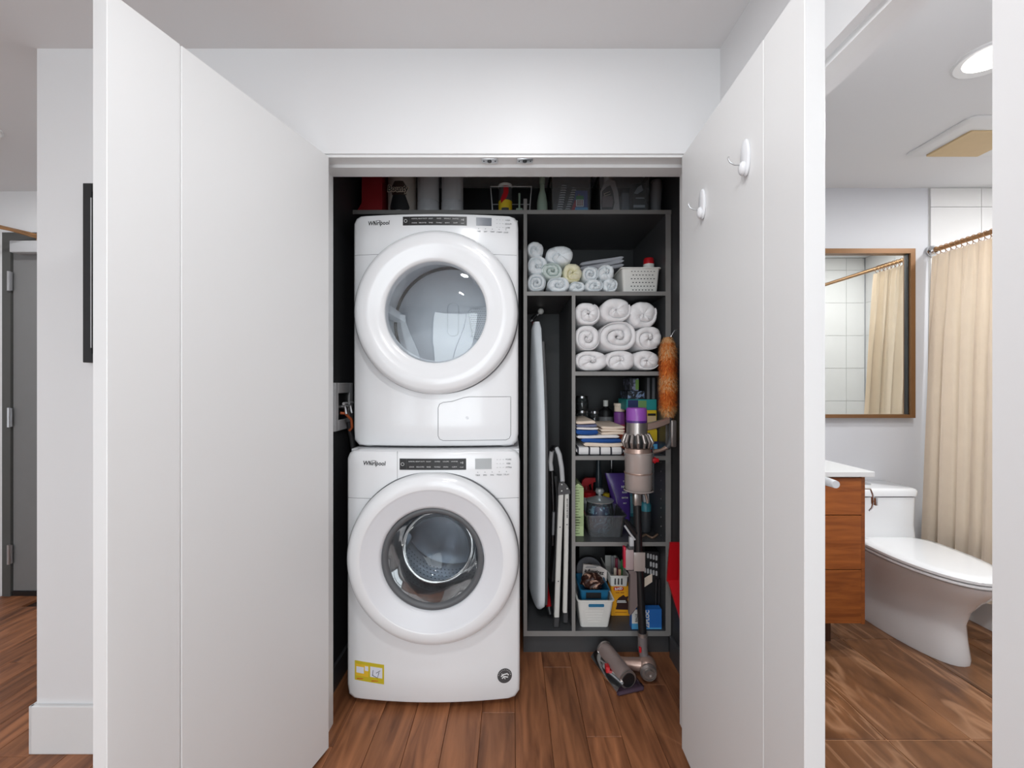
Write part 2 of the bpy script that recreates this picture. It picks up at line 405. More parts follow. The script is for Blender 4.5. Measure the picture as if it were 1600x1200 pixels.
# hall: left, far door wall, back wall with windows
struct(B().box(-3.7, -3.6, -2.6, 2.56, -0.01, ZC).obj('wall_left', paint, smooth=False))
b = B(); b.box(-3.7, -3.05, 2.56, 2.66, -0.01, ZC); b.box(-2.04, -1.543, 2.56, 2.66, -0.01, ZC); b.box(-3.05, -2.04, 2.56, 2.66, 2.177, ZC)
struct(b.obj('wall_entrance', paint, smooth=False))
b = B(); b.box(-3.7, -3.25, -2.7, -2.6, -0.01, ZC); b.box(-1.75, -1.2, -2.7, -2.6, -0.01, ZC); b.box(.5, .84, -2.7, -2.6, -0.01, ZC)
for a, c in ((-3.25, -1.75), (-1.2, .5)): b.box(a, c, -2.7, -2.6, -0.01, .08); b.box(a, c, -2.7, -2.6, 2.3, ZC)
struct(b.obj('wall_back', paint, smooth=False))
for i, (a, c) in enumerate(((-3.25, -1.75), (-1.2, .5))):
    r = sroot('window_%d' % (i + 1), ((a + c) / 2, -2.65, .08))
    b = B(); b.box(a, c, -2.68, -2.62, .08, .13); b.box(a, c, -2.68, -2.62, 2.25, 2.3); b.box(a, a + .05, -2.68, -2.62, .13, 2.25); b.box(c - .05, c, -2.68, -2.62, .13, 2.25)
    b.box((a + c) / 2 - .02, (a + c) / 2 + .02, -2.67, -2.63, .13, 2.25); b.obj('window_frame', dgry, r, smooth=False)
    B().box(a + .05, c - .05, -2.652, -2.648, .13, 2.25).obj('pane', glassy('window_glass%d' % i, (250, 252, 252), 1.0, .01, .6), r, smooth=False)
# bathroom
struct(B().box(.84, 3.35, YB, YB + .1, -0.01, ZC).obj('wall_bathroom_back', bathp, smooth=False))
struct(B().box(3.25, 3.35, .3, YB, -0.01, ZC).obj('wall_bathroom_right', bathp, smooth=False))
struct(B().box(.84, 3.25, .3, .4, -0.01, ZC).obj('wall_bathroom_near', bathp, smooth=False))
stub = struct(B().box(2.45, 3.25, .4, 1.09, -0.01, ZC).obj('wall_tub_end', bathp, smooth=False))
# wall tiles around the tub: each tile its own object
tiler = sroot('trim_tub_tiling', (2.9, 1.8, .45))
struct(tiler)
def wtile_grid(u0, u1, z0, z1, place, sz=.30):
    zs = [z0]; z = ZC - .005 - .11
    rows = [(z, ZC - .005)]
    while z > z0 + .02: rows.append((max(z - sz, z0), z)); z -= sz
    u = u0
    while u < u1 - .02:
        ue = min(u + sz, u1)
        for (a, c) in rows: place(u + .0015, ue - .0015, a + .0015, c - .0015)
        u = ue
def mk(x0, x1, y0, y1, z0, z1): B().box(x0, x1, y0, y1, z0, z1).obj('tile', wtile, tiler, smooth=False)
wtile_grid(2.47, 3.238, .455, ZC, lambda a, c, e, f: mk(a, c, YB - .009, YB - .002, e, f))
wtile_grid(2.47, 3.238, .455, ZC, lambda a, c, e, f: mk(a, c, 1.092, 1.099, e, f))
wtile_grid(1.105, 2.505, .455, ZC, lambda a, c, e, f: mk(3.241, 3.248, a, c, e, f))
b = B(); b.box(2.465, 3.24, YB - .002, YB - .0005, .45, ZC); b.box(2.465, 3.24, 1.0905, 1.092, .45, ZC); b.box(3.248, 3.2495, 1.1, 2.51, .45, ZC)
b.obj('grout', wgrout, tiler, smooth=False)
# baseboards
struct(B().box(-1.656, OL - .03, YF - .014, YF - .0005, 0, .165, .003).obj('baseboard_front', trimp, smooth=False))
struct(B().box(-1.657, -1.6435, YF - .014, 2.555, 0, .165, .003).obj('baseboard_closet_side', trimp, smooth=False))
struct(B().box(.732, .7448, YF + .125, 1.98, 0, .10, .002).obj('baseboard_closet_right', charc, smooth=False))
struct(B().box(-.7448, -.732, YF + .125, 2.5, 0, .10, .002).obj('baseboard_closet_left', charc, smooth=False))
# door linings and stops of the closet opening
hr = sroot('trim_closet_opening', ((OL + OR_) / 2, YF, OH))
b = B(); b.box(OL, OR_, 1.478, YF + .12, 2.057, OH - .0003); b.box(OL + .01, OR_ - .01, 1.525, YF + .1198, 2.045, 2.057); b.obj('head_lining', trimp, hr, smooth=False)
b = B(); b.box(OL + .0003, OL + .01, 1.478, YF + .12, 0, 2.057); b.obj('side_lining', trimp, hr, smooth=False)
b = B(); b.box(OR_ - .01, OR_ - .0003, 1.478, YF + .12, 0, 2.057); b.obj('side_lining', trimp, hr, smooth=False)
for cx in (-.079, .045):
    o = B().box(cx - .028, cx + .028, 1.482, 1.512, 2.0535, 2.0568, .001).obj('catch_plate', steel, hr)
    b = B(); b.lathe([(.008, 0), (.007, -.003), (.0, -.004)], (cx, 1.497, 2.0535), 14); b.box(cx - .022, cx - .018, 1.495, 1.499, 2.052, 2.0536); b.box(cx + .018, cx + .022, 1.495, 1.499, 2.052, 2.0536)
    b.obj('catch_recess', blk, o)

# closet door leaves
def leaf(name, hx, ang, side, L=.646, T=.040):
    """side -1: left leaf. ang: direction of the leaf from its hinge, built straight then turned"""
    r = sroot(name, (hx, YF, .012)); zt = 2.055; g = .505
    def P(b): return b.rot(ang, 'Z', Vector((hx, YF, 0)))
    s = side
    x0, x1 = hx, hx + s * T
    P(B().box(x0, x1, YF - g + .0015, YF - .001, .012, zt, .0012, seg=1)).obj('door_panel', doorp, r, smooth=False)
    P(B().box(x0, x1, YF - L, YF - g - .0015, .012, zt, .0012, seg=1)).obj('door_stile', doorp, r, smooth=False)
    P(B().box(x0 + s * .003, x1 - s * .003, YF - g - .002, YF - g + .002, .014, zt - .002)).obj('groove_strip', trimp, r, smooth=False)
    return r, P
LL, PLf = leaf('door_1', -.633, math.radians(-15.3), -1, L=.65)
RL, PRf = leaf('door_2', .587, math.radians(-1.7), 1)
# pull handle on the outside of the right leaf
b = B(); hx = .587 + .040
b.tube([(hx + .0, YF - .600, 1.072), (hx + .03, YF - .600, 1.072)], .008, 12)
b.tube([(hx + .03, YF - .56, 1.072), (hx + .03, YF - .612, 1.072), (hx + .03, YF - .632, 1.072)], [.0085, .0085, .0075], 14)
PRf(b).obj('handle', lgry, RL)
for z in (.25, 1.05, 1.85):
    for rt, P, hx, s in ((LL, PLf, -.633, -1), (RL, PRf, .587, 1)):
        P(B().box(hx + s * .006, hx + s * .034, YF - .001, YF + .0005, z, z + .09)).obj('hinge', steel, rt, smooth=False)

# wall hooks on the right leaf
def hook(y, z, label):
    lx = .587 - (YF - y) * math.tan(math.radians(1.7)) - .0008
    r = thing('wall_hook', label, 'hook', (lx, y, z - .05), 'white hooks on the right door leaf')
    rings = []
    for d, k in ((0, .94), (-.003, 1.0), (-.0075, .93), (-.010, .7)):
        ring = []
        for q in range(28):
            a = 2 * PI * q / 28; u = .018 * math.cos(a); v = .046 * math.sin(a)
            ring.append((lx + d, y + u * k, z + v * k))
        rings.append(ring)
    B().loft(rings).obj('back_plate', enam2, r)
    B().sphere((lx - .011, y, z - .026), .0125, (.7, 1, 1.35)).obj('hook_base', enam2, r)
    B().tube([(lx - .018, y, z - .018), (lx - .030, y, z - .017), (lx - .041, y, z - .011), (lx - .046, y, z - .001), (lx - .0445, y, z + .002)], .0017, 8).obj('wire_hook', steel, r)
hook(1.039, 1.822, 'white adhesive hook nearer the free edge of the right door leaf')
hook(1.291, 1.816, 'white adhesive hook nearer the closet opening on the right door leaf')

# entrance door far left
r = sroot('door_3', (-2.55, 2.56, 0))
b = B(); b.box(-3.0497, -3.0, 2.545, 2.66, 0, 2.13); b.box(-2.09, -2.0403, 2.545, 2.66, 0, 2.13); b.box(-3.0497, -2.0403, 2.545, 2.66, 2.13, 2.1768)
b.obj('door_frame', dframe, r, smooth=False)
B().box(-2.995, -2.095, 2.556, 2.60, .03, 2.125).obj('door_panel', ddoor, r, smooth=False)
B().box(-2.995, -2.095, 2.548, 2.60, .0, .028).obj('threshold', blk, r, smooth=False)
for py in (440, 652, 865):
    z = PZ(py, 2.55); b = B(); b.box(-3.012, -2.985, 2.538, 2.545, z - .055, z + .055); b.tube([(-2.998, 2.536, z - .058), (-2.998, 2.536, z + .058)], .008, 8); b.obj('hinge', steel, r)
B().box(-2.955, -2.66, 2.50, 2.556, 2.045, 2.115, .006).obj('door_closer', lgry, r)
b = B(); b.tube([(-2.80, 2.52, 2.135), (-2.86, 2.42, 2.15), (-3.02, 2.30, 2.165)], .009, 8); b.tube([(-2.80, 2.52, 2.15), (-3.05, 2.30, 2.19)], .007, 8); b.tube([(-2.80, 2.52, 2.11), (-2.80, 2.52, 2.16)], .012, 8)
b.obj('closer_arm', brass, r)

# picture on the front wall, mostly behind the left leaf
r = thing('picture_frame', 'black framed picture on the white wall behind the left door leaf', 'picture', (-1.2, YF, 1.343))
b = B(); X0, X1, Z0, Z1 = -1.457, -.99, 1.343, 1.952
for a in ((X0, X0 + .03, Z0, Z1), (X1 - .03, X1, Z0, Z1), (X0 + .03, X1 - .03, Z0, Z0 + .03), (X0 + .03, X1 - .03, Z1 - .03, Z1)): b.box(a[0], a[1], YF - .028, YF - .001, a[2], a[3], .002)
b.obj('frame', black_c, r, smooth=False)
B().box(X0 + .03, X1 - .03, YF - .018, YF - .002, Z0 + .03, Z1 - .03).obj('print', mat('dark_print', (58, 58, 60), .4, var=.3, scale=4), r, smooth=False)
b = B()
for a in ((X0 + .028, X0 + .031, Z0 + .05, Z1 - .05),): b.box(a[0], a[1], YF - .0295, YF - .0275, a[2], a[3])
b.obj('inner_lip', lgry, r, smooth=False)

# recessed lamps, plus made-up fixtures for the added fill lamps
def downlight(x, y, label, grp=None):
    r = thing('ceiling_or_fill_light', label, 'light', (x, y, ZC - .014), grp)
    B().lathe([(.075, -.004), (.098, -.010), (.104, -.006), (.104, -.001)], (x, y, ZC), 36).obj('trim_ring', trimp, r)
    B().lathe([(.0, -.002), (.080, -.002)], (x, y, ZC), 32).obj('diffuser', lampm, r)
downlight(1.70, 1.507, 'round recessed lamp glowing in the bathroom ceiling at top right')
for (lx, ly, lb) in ((0.08, .90, 'round recessed lamp in the hall ceiling before the closet opening'), (-.1, .30, 'added unseen fill lamp in the hall ceiling above the camera'), (-.35, -1.3, 'added unseen fill lamp in the hall ceiling by the right window'), (-2.43, -.6, 'added unseen fill lamp in the hall ceiling by the left window'), (-2.43, 1.9, 'round recessed lamp in the ceiling before the grey entrance door'), (2.85, 1.8, 'round recessed lamp over the bathtub'), (1.35, .85, 'added unseen fill lamp in the bathroom ceiling inside the doorway')):
    downlight(lx, ly, lb)

# ------------------------------------------------------------------ closet shelf unit
U = thing('shelf_unit', 'dark charcoal built-in shelf unit on the right of the closet', 'shelving', (.4, 2.25, 0))
XL0, XL1, XRr = PX(818, YU), PX(823.5, YU), .742
ZS = dict(top=PZ(328, YU), s1=PZ(455.5, YU), s2=PZ(580.5, YU), s3=PZ(712.5, YU), s4=PZ(847, YU), s5=PZ(986, YU))
ST = .019
XD0, XD1 = PX(893.5, YU), PX(899, YU)
XP = PX(1040, YU)
def panel(x0, x1, z0, z1, name, yf=YU, yb=YB - .006):
    B().box(x0, x1, yf + .001, yb, z0, z1).obj(name, charc, U, smooth=False)
    B().box(x0, x1, yf, yf + .001, z0, z1).obj('edge_band', edgem, U, smooth=False)
panel(XL0, XL1, ZS['s5'], ZS['top'], 'side_panel')
panel(XL0, XL1, ZS['top'], 2.135, 'side_panel_post', YU, YU + .016)
panel(XP, XRr, ZS['s5'], ZS['top'] - ST - .0005, 'side_panel')
panel(XL1, XP, ZS['s1'] - ST, ZS['s1'], 'shelf')
panel(XD0, XD1, ZS['s5'], ZS['s1'] - ST, 'divider')
for k in ('s2', 's3', 's4'): panel(XD1, XP, ZS[k] - ST, ZS[k], 'shelf')
panel(XL0, XRr, ZS['s5'] - .024, ZS['s5'], 'shelf')
B().box(XL0, XRr, YU + .03, YU + .045, 0, ZS['s5'] - .024).obj('kick_board', charc, U, smooth=False)
for k in range(9):
    zz = PZ(720 + k * 14, YU + .1)
    b = B(); b.lathe([(.0, -.0006), (.0028, -.0006), (.0028, 0)], (XP - .0003, YU + .06, zz), 8, axis='X')
    b.obj('shelf_pin_hole', lgry, U)
# high shelf across the whole closet
HS = thing('high_shelf', 'dark charcoal top shelf running across the whole closet', 'shelf', (0, 2.25, ZS['top'] - ST))
for a, c in ((-.744, XL0 - .0005), (XL1 + .0005, .744)):
    B().box(a, c, YU + .001, YB - .004, ZS['top'] - ST, ZS['top']).obj('shelf_board', charc, HS, smooth=False)
    B().box(a, c, YU, YU + .001, ZS['top'] - ST, ZS['top']).obj('edge_band', edgem, HS, smooth=False)

# ------------------------------------------------------------------ washer and dryer
def machine(name, label, cat, cx, yf, z0, z1, W, dc, ro, rg, kind):
    R = thing(name, label, cat, (cx, yf + .38, z0))
    hw = W / 2; rc = .035; bul = .030; dy = .76
    def surf(x): return yf + bul * ((x - cx) / hw) ** 2
    def inside(x, z, g=0):
        ax = abs(x - cx) - (hw - g - rc); zc = (z0 + z1) / 2; az = abs(z - zc) - ((z1 - z0) / 2 - g - rc)
        return (max(ax, 0) ** 2 + max(az, 0) ** 2) ** .5 + min(max(ax, az), 0) - rc < 0
    N = 160; dcx, dcz = dc; hr_ = ro * .9
    def cast(a, g):
        lo, hi = 0.0, 2.0
        for _ in range(26):
            m = (lo + hi) / 2
            if inside(dcx + m * math.cos(a), dcz + m * math.sin(a), g): lo = m
            else: hi = m
        return lo
    rings = []
    for t in (0, .35, .7, 1):
        ring = []
        for k in range(N):
            a = 2 * PI * k / N; rr = rg + .02 + (cast(a, .012) - rg - .02) * t
            x = dcx + rr * math.cos(a); ring.append((x, surf(x), dcz + rr * math.sin(a)))
        rings.append(ring)
    for g, ddy in ((.004, .004), (.0, .014), (.0, .06)):
        ring = []
        for k in range(N):
            a = 2 * PI * k / N; rr = cast(a, g); x = dcx + rr * math.cos(a)
            ring.append((x, surf(x) + ddy, dcz + rr * math.sin(a)))
        rings.append(ring)
    # inner lip of the hole
    rings.insert(0, [(p[0], p[1] + .05, p[2]) for p in rings[0]])
    B().loft(rings, False, False).obj('front_panel', enam, R, angle=40)
    # cabinet: an open box behind the front panel
    b = B(); t = .012; ya, yb = yf + .075, yf + dy
    b.box(cx - hw + .002, cx - hw + t, ya, yb, z0 + .012, z1 - .004, .003); b.box(cx + hw - t, cx + hw - .002, ya, yb, z0 + .012, z1 - .004, .003)
    b.box(cx - hw + .002, cx + hw - .002, ya, yb, z1 - t, z1 - .001, .003); b.box(cx - hw + t, cx + hw - t, yb - t, yb, z0 + .012, z1 - t); b.box(cx - hw + t, cx + hw - t, ya, yb, z0 + .012, z0 + .024)
    b.obj('cabinet', enam2, R, smooth=False)
    # door ring
    y = yf
    D = B()
    if kind == 'dryer':
        prof = [(ro - .004, .018), (ro + .002, -.004), (ro + .001, -.022), (ro - .008, -.038), (ro - .020, -.044), (ro * .835, -.050), (ro * .80, -.047), (ro * .74, -.044), (rg + .012, -.040), (rg + .003, -.036), (rg, -.028), (rg, .02)]
        prof2 = None
        D.lathe(prof, (dcx, y, dcz), 96, 'Y'); door = D.obj('door', enam, R, angle=60)
    else:
        prof = [(ro - .004, .018), (ro + .002, -.004), (ro + .001, -.022), (ro - .008, -.037), (ro - .022, -.043), (ro * .835, -.050), (ro * .825, -.048)]
        D.lathe(prof, (dcx, y, dcz), 96, 'Y'); door = D.obj('door', enam, R, angle=60)
        B().lathe([(ro * .825, -.048), (ro * .80, -.043), (rg + .012, -.036), (rg + .002, -.030), (rg, .02)], (dcx, y, dcz), 96, 'Y').obj('door_bezel', enam3, door, angle=60)
    B().lathe([(ro + .0035, .006), (ro + .0055, -.001), (ro + .003, -.006), (ro - .004, .0)], (dcx, y + .006, dcz), 96, 'Y').obj('door_gap', seamm, door)
    if kind == 'dryer':
        B().lathe([(rg - .0005, -.026), (rg - .006, -.0275), (rg * .6, -.031), (.0005, -.033)], (dcx, y, dcz), 64, 'Y').obj('door_glass', dglass, door, angle=80)
        # drum
        ax, az = dcx, dcz + .015
        B().lathe([(rg + .004, .022), (rg + .03, .035), (rg + .085, .05), (rg + .09, .40), (rg + .088, .42)], (ax, y, az), 64, 'Y').obj('drum', drumg, R, angle=50)
        B().lathe([(rg + .087, .42), (rg + .074, .424), (rg + .074, .43)], (ax, y, az), 64, 'Y').obj('drum_seal', blk, R)
        back = B().lathe([(rg + .078, .428), (rg + .07, .426), (.0005, .420)], (ax, y, az), 64, 'Y').obj('drum_back', drumg, R, angle=50)
        for a in (PI * .97, PI * .3, PI * 1.64):
            b = B(); b.box(-.02, .02, .06, .41, rg + .02, rg + .088, .012, taper=None)
            b.rot(a - PI / 2, 'Y', (0, 0, 0)); bmesh.ops.scale(b.bm, vec=(1, 1, 1), verts=b.bm.verts)
            M = Matrix.Translation((ax, y, az)) @ Matrix.Scale(-1, 4, (1, 0, 0)); bmesh.ops.transform(b.bm, matrix=M, verts=b.bm.verts)
            b.obj('drum_baffle', drumg, R)
        # raised oval pressing and lint grille on the back of the drum
        def outline(pts, yy, rr, nm, m_): B().tube([(p[0], yy, p[1]) for p in pts], rr, 6, closed=True).obj(nm, m_, back)
        outline(rrect(ax - .02, ax + .035, az - .06, az + .105, .022, 5), y + .417, .003, 'pressing', drumg)
        gp = [(ax + .085, az + .06), (ax + .10, az + .075), (ax + .20, az + .09), (ax + .205, az - .03), (ax + .13, az - .08), (ax + .105, az - .06)]
        B().prism(gp, y + .410, y + .419).obj('lint_grille', drumg, back, smooth=False)
        outline([(p[0], p[1]) for p in gp], y + .409, .005, 'grille_rim', drumg)
        b = B()
        for i in range(12):
            for j in range(14):
                x = ax + .096 + i * .009 + (j % 2) * .0045; z = az + .072 - j * .0105
                if z < az - .055 + (x - ax - .1) * .0 - .01 or (x < ax + .1 + 0 and z < az - .05): continue
                b.box(x, x + .003, y + .4085, y + .4105, z, z + .003)
        b.obj('grille_holes', dgry, back, smooth=False)
    else:
        B().lathe([(rg - .0005, -.022), (rg - .008, -.026), (rg - .014, -.025), (rg - .022, -.020), (rg - .025, -.006)], (dcx, y, dcz), 72, 'Y').obj('glass_trim', rubber, door, angle=60)
        B().lathe([(rg - .024, -.012), (rg * .85, .02), (rg * .80, .07), (rg * .76, .11), (rg * .68, .135), (rg * .45, .150), (.0005, .157)], (dcx, y, dcz), 64, 'Y').obj('door_glass', wglass, door, angle=80)
        B().lathe([(rg + .020, .022), (rg + .006, .04), (rg - .002, .07), (rg + .006, .085), (rg - .003, .10), (rg - .006, .115)], (dcx, y, dcz), 64, 'Y').obj('gasket', rubber, R, angle=60)
        ax, az = dcx, dcz
        B().lathe([(rg - .004, .118), (rg + .03, .125), (rg + .05, .15), (rg + .053, .165), (rg + .047, .172), (rg + .053, .18), (rg + .055, .30), (rg + .048, .31), (rg + .055, .32), (rg + .055, .50), (rg + .05, .52), (.0005, .53)], (ax, y, az), 64, 'Y').obj('drum', drumd, R, angle=40)
        b = B(); rd = rg + .0545
        for i in range(36):
            a = PI * 1.08 + PI * .84 * i / 35
            for j in range(9):
                aa = a + (j % 2) * .035; yy = y + .17 + j * .036
                c = Vector((ax + (rd - .001) * math.cos(aa), yy, az + (rd - .001) * math.sin(aa)))
                u = Vector((-math.sin(aa), 0, math.cos(aa))) * .004; v = Vector((0, .004, 0))
                q = [b.bm.verts.new(c + u * p + v * s_) for p, s_ in ((-1, -.4), (-.4, -1), (.4, -1), (1, -.4), (1, .4), (.4, 1), (-.4, 1), (-1, .4))]
                b.bm.faces.new(q)
        o = b.obj('drum_holes', blk, R, smooth=False); o['kind'] = 'stuff'
        for a in (PI * .45, PI * 1.12, PI * 1.78):
            b = B()
            rings = []
            for yy in (.16, .2, .30, .42, .49):
                k = {.16: .4, .2: .9, .3: 1, .42: .9, .49: .4}[yy]
                rings.append([(ax + (rd - hh * k) * math.cos(a + da), y + yy, az + (rd - hh * k) * math.sin(a + da)) for da, hh in ((-.22, -.002), (-.12, .03), (-.04, .06), (.04, .06), (.12, .03), (.22, -.002))])
            b.loft(rings).obj('drum_baffle', drumd, R, angle=60)
    # control console
    def on(px0, px1, py0, py1, dep=.0022, m_=blk, nm='control_strip', par=None, bev=.0008):
        x0, x1 = px0, px1; b = B(); n = 8
        r1 = []; 
        for k in range(n + 1):
            x = x0 + (x1 - x0) * k / n; s_ = surf(x)
            r1.append([(x, s_ - dep, py0), (x, s_ - dep, py1), (x, s_ + .001, py1), (x, s_ + .001, py0)])
        return b.loft(r1).obj(nm, m_, par or R, smooth=False)
    return R, surf, on, door
DX, DY, DZ0, DZ1 = -.3166, 1.737, PZ(697, 1.755), PZ(335.5, 1.757)
R, surf, on, door = machine('dryer', 'white front-loading dryer stacked on top of the washer', 'dryer', DX, DY, DZ0, DZ1, .686, (PX(680, 1.70), PZ(487, 1.70)), .3285, .204, 'dryer')
def console(R, surf, on, ys, sx0, sx1, sz0, sz1, logo, lcd, kind, tw=1.0):
    strip = on(sx0, sx1, sz0, sz1)
    xc = lambda f: sx0 + (sx1 - sx0) * f
    h = sz1 - sz0
    def word(t, f, zf, size=.0058, m_=wink):
        x = xc(f); drape(text(t, size, (x, surf(x) - .0028, sz0 + h * zf), m_, strip, extr=.0002), surf, .0023)
    B().tube([(xc(.045) + .006 * math.cos(a * PI / 6), surf(xc(.045)) - .0026, (sz0 + sz1) / 2 + .006 * math.sin(a * PI / 6)) for a in range(12)], .0008, 6, closed=True).obj('power_symbol', wink, strip)
    words = (('NORMAL', 'HEAVY DUTY', 'BULKY', 'WHITES', 'COLORS', 'SANITIZE'), ('QUICK', 'DELICATES', 'RINSE', 'TOWELS', 'DRAIN', 'CLEAN')) if kind == 'washer' else (('NORMAL', 'HEAVY DUTY', 'BULKY', 'MIXED', 'WRINKLE', 'SANITIZE'), ('CASUAL', 'DELICATES', 'TIMED', 'TOWELS', 'QUICK', 'DAMP'))
    for j, row in enumerate(words):
        for i, wd in enumerate(row): word(wd, .185 + i * .128, .74 if j == 0 else .26, .0062)
    word('>II', .935, .62, .012); word('START', .935, .22, .005)
    on(xc(.103), xc(.107), sz0 + .001, sz1 - .001, .0027, dgry, 'key_divider', strip)
    on(xc(.877), xc(.881), sz0 + .001, sz1 - .001, .0027, dgry, 'key_divider', strip)
    x, z, s = logo
    drape(text('Whirlpool', s, (x, surf(x) - .0012, z), ink, R, shear=.12, bold=.0004, sx=.93), surf, .0004)
    b = B(); b.tube([(x - .002 + .016 * math.cos(a / 10 * 2 * PI), surf(x) - .0010, z + .002 + .010 * math.sin(a / 10 * 2 * PI) ) for a in range(7)], .0007, 5); drape(b.obj('logo_swirl', ink, R), surf, .0)
    lx0, lx1, lz0, lz1 = lcd
    on(lx0, lx1, lz0, lz1, .0018, mat('lcd_' + kind, (112, 118, 128) if kind == 'dryer' else (178, 182, 184), .25), 'display', R)
    # small button legends
    for i in range(5):
        x = lx0 + .010 + i * .028; text(('TIME', 'DRY', 'TEMP', 'STEAM', 'LOCK')[i] if kind == 'dryer' else ('TEMP', 'SPIN', 'SOIL', 'FRESH', 'DELAY')[i], .0075, (x, surf(x) - .0011, lz0 - .024), grink, R)
        x = lx0 + .010 + i * .028; B().box(x - .0015, x + .0015, surf(x) - .0012, surf(x), lz0 - .0135, lz0 - .0115).obj('indicator', grink, R, smooth=False)
    for i in range(3):
        x = lx1 + .066; text(('HIGH', 'MEDIUM', 'LOW')[i] if kind == 'dryer' else ('MORE', 'LESS', 'EXTRA')[i], .0085, (x, surf(x) - .0012, lz1 - .006 - i * .0155), grink, R)
        for q in range(3):
            x = lx1 + .022 + q * .012; B().box(x - .003, x + .003, surf(x) - .0010, surf(x), lz1 - .0065 - i * .0155, lz1 - .0050 - i * .0155).obj('indicator', lgry, R, smooth=False)
yd = 1.745
console(R, surf, on, yd, PX(630, yd), PX(729.5, yd), PZ(353, yd), PZ(339.5, yd), (PX(591, yd), PZ(348, yd), .0235), (PX(744, yd), PX(768, yd), PZ(352.5, yd), PZ(340, yd)), 'dryer')
zse = PZ(397, yd)
on(DX - .335, DX - .225, zse, zse + .0014, .0004, seamm, 'seam'); on(DX + .235, DX + .335, zse, zse + .0014, .0004, seamm, 'seam')
# lint / condenser hatch at lower right of the dryer
x0, x1, z0, z1 = PX(685, yd), PX(798, yd), PZ(688, yd), PZ(620, yd)
pts = [(x1, z1), (x0 + .125, z1), (x0 + .105, z1 - .003), (x0 + .06, z1 - .018), (x0 + .02, z1 - .023), (x0 + .006, z1 - .030), (x0, z1 - .045), (x0, z0 + .02), (x0 + .006, z0 + .006), (x0 + .02, z0), (x1 - .02, z0), (x1 - .006, z0 + .006), (x1, z0 + .02)]
dense = []
for i, p in enumerate(pts):
    q = pts[(i + 1) % len(pts)]; n = max(1, int(math.hypot(q[0] - p[0], q[1] - p[1]) / .02))
    for k in range(n): dense.append((p[0] + (q[0] - p[0]) * k / n, p[1] + (q[1] - p[1]) * k / n))
b = B(); b.tube([(p[0], surf(p[0]) + .0002, p[1]) for p in dense], .0012, 6, closed=True); hatch = b.obj('hatch_outline', seamm, R)
b = B(); b.lathe([(.006, 0), (.005, -.001), (0.0003, -.001)], ((x0 + x1) / 2 - .03, surf((x0 + x1) / 2 - .03) - .0002, (z0 + z1) / 2 + .003), 16, 'Y'); b.obj('hatch_dimple', enam3, R)
for fx in (-.285, .285):
    b = B(); b.lathe([(.0, -.0055), (.016, -.0055), (.016, -.005), (.027, -.004), (.027, .004), (.02, .012)], (DX + fx, DY + .075, DZ0 - .0), 20); b.obj('foot', enam2, R)
    b = B(); b.box(DX + fx - .04, DX + fx + .04, DY + .05, DY + .085, DZ0 + .000, DZ0 + .012, .002); b.obj('foot_bracket', enam2, R)
# washer
WX, WY, WZ0, WZ1 = -.3127, 1.659, .022, PZ(704, 1.68)
R2, surf, on, door = machine('washing_machine', 'white front-loading washing machine on the floor under the dryer', 'washer', WX, WY, WZ0, WZ1, .688, (PX(674.5, 1.62), PZ(876.5, 1.62)), .329, .197, 'washer')
yd = 1.667
console(R2, surf, on, yd, PX(625, yd), PX(728.5, yd), PZ(733.5, yd), PZ(716, yd), (PX(584, yd), PZ(724.5, yd), .0235), (PX(742.5, yd), PX(768, yd), PZ(733, yd), PZ(716.5, yd)), 'washer')
zse = PZ(780, yd)
on(WX - .340, WX - .215, zse, zse + .0014, .0004, seamm, 'seam'); on(WX + .235, WX + .340, zse, zse + .0014, .0004, seamm, 'seam')
on(PX(621, yd), PX(621, yd) + .0014, PZ(752, yd), PZ(705, yd), .0004, seamm, 'seam')
# yellow instruction sticker (tilted) and round badge
sx0, sx1, sz0, sz1 = PX(552, yd), PX(600, yd), PZ(1066, yd), PZ(1035.5, yd)
def skewz(x, z): return z - (x - sx0) * .075
def patch(x0, x1, z0, z1, dep, m_, nm, par):
    b = B(); rr = []
    for k in range(5):
        x = x0 + (x1 - x0) * k / 4; s_ = surf(x)
        rr.append([(x, s_ - dep, skewz(x, z0)), (x, s_ - dep, skewz(x, z1)), (x, s_ + .0005, skewz(x, z1)), (x, s_ + .0005, skewz(x, z0))])
    return b.loft(rr).obj(nm, m_, par, smooth=False)
stk = patch(sx0, sx1, sz0, sz1, .0006, mat('sticker_yellow', (206, 186, 40), .5), 'sticker', R2)
mx_ = (sx0 + sx1) / 2
patch(sx0 + .004, mx_ - .003, sz0 + .018, sz1 - .012, .0009, mat('sticker_amber', (232, 190, 50), .5), 'sticker_panel', stk)
patch(sx0 + .007, mx_ - .022, sz0 + .030, sz1 - .022, .0012, mat('sticker_white', (225, 228, 240), .5), 'sticker_drawing', stk)
patch(mx_ - .018, mx_ - .004, sz1 - .034, sz1 - .016, .0012, MATS['sticker_white'], 'sticker_drawing', stk)
patch(mx_ + .004, sx1 - .007, sz0 + .022, sz1 - .014, .0009, MATS['sticker_white'], 'sticker_panel', stk)
b = B()
for (u0, v0, u1, v1) in ((.012, .03, .034, .022), (.034, .022, .040, .045), (.028, .04, .045, .052), (.014, .030, .016, .05)):
    xa, za, xb, zb_ = mx_ + u0, sz0 + v0, mx_ + u1, sz0 + v1
    b.tube([(xa, surf(xa) - .0015, skewz(xa, za)), (xb, surf(xb) - .0015, skewz(xb, zb_))], .0009, 5)
b.obj('sticker_lines', ink, stk)
b = B()
for k in range(2): 
    x = (sx0 + mx_) / 2 if k == 0 else (mx_ + sx1) / 2
    b.box(x - .02, x + .02, surf(x) - .0013, surf(x), skewz(x, sz0 + .008), skewz(x, sz0 + .0105))
b.obj('sticker_text', mat('sticker_red', (200, 90, 40), .5), stk, smooth=False)
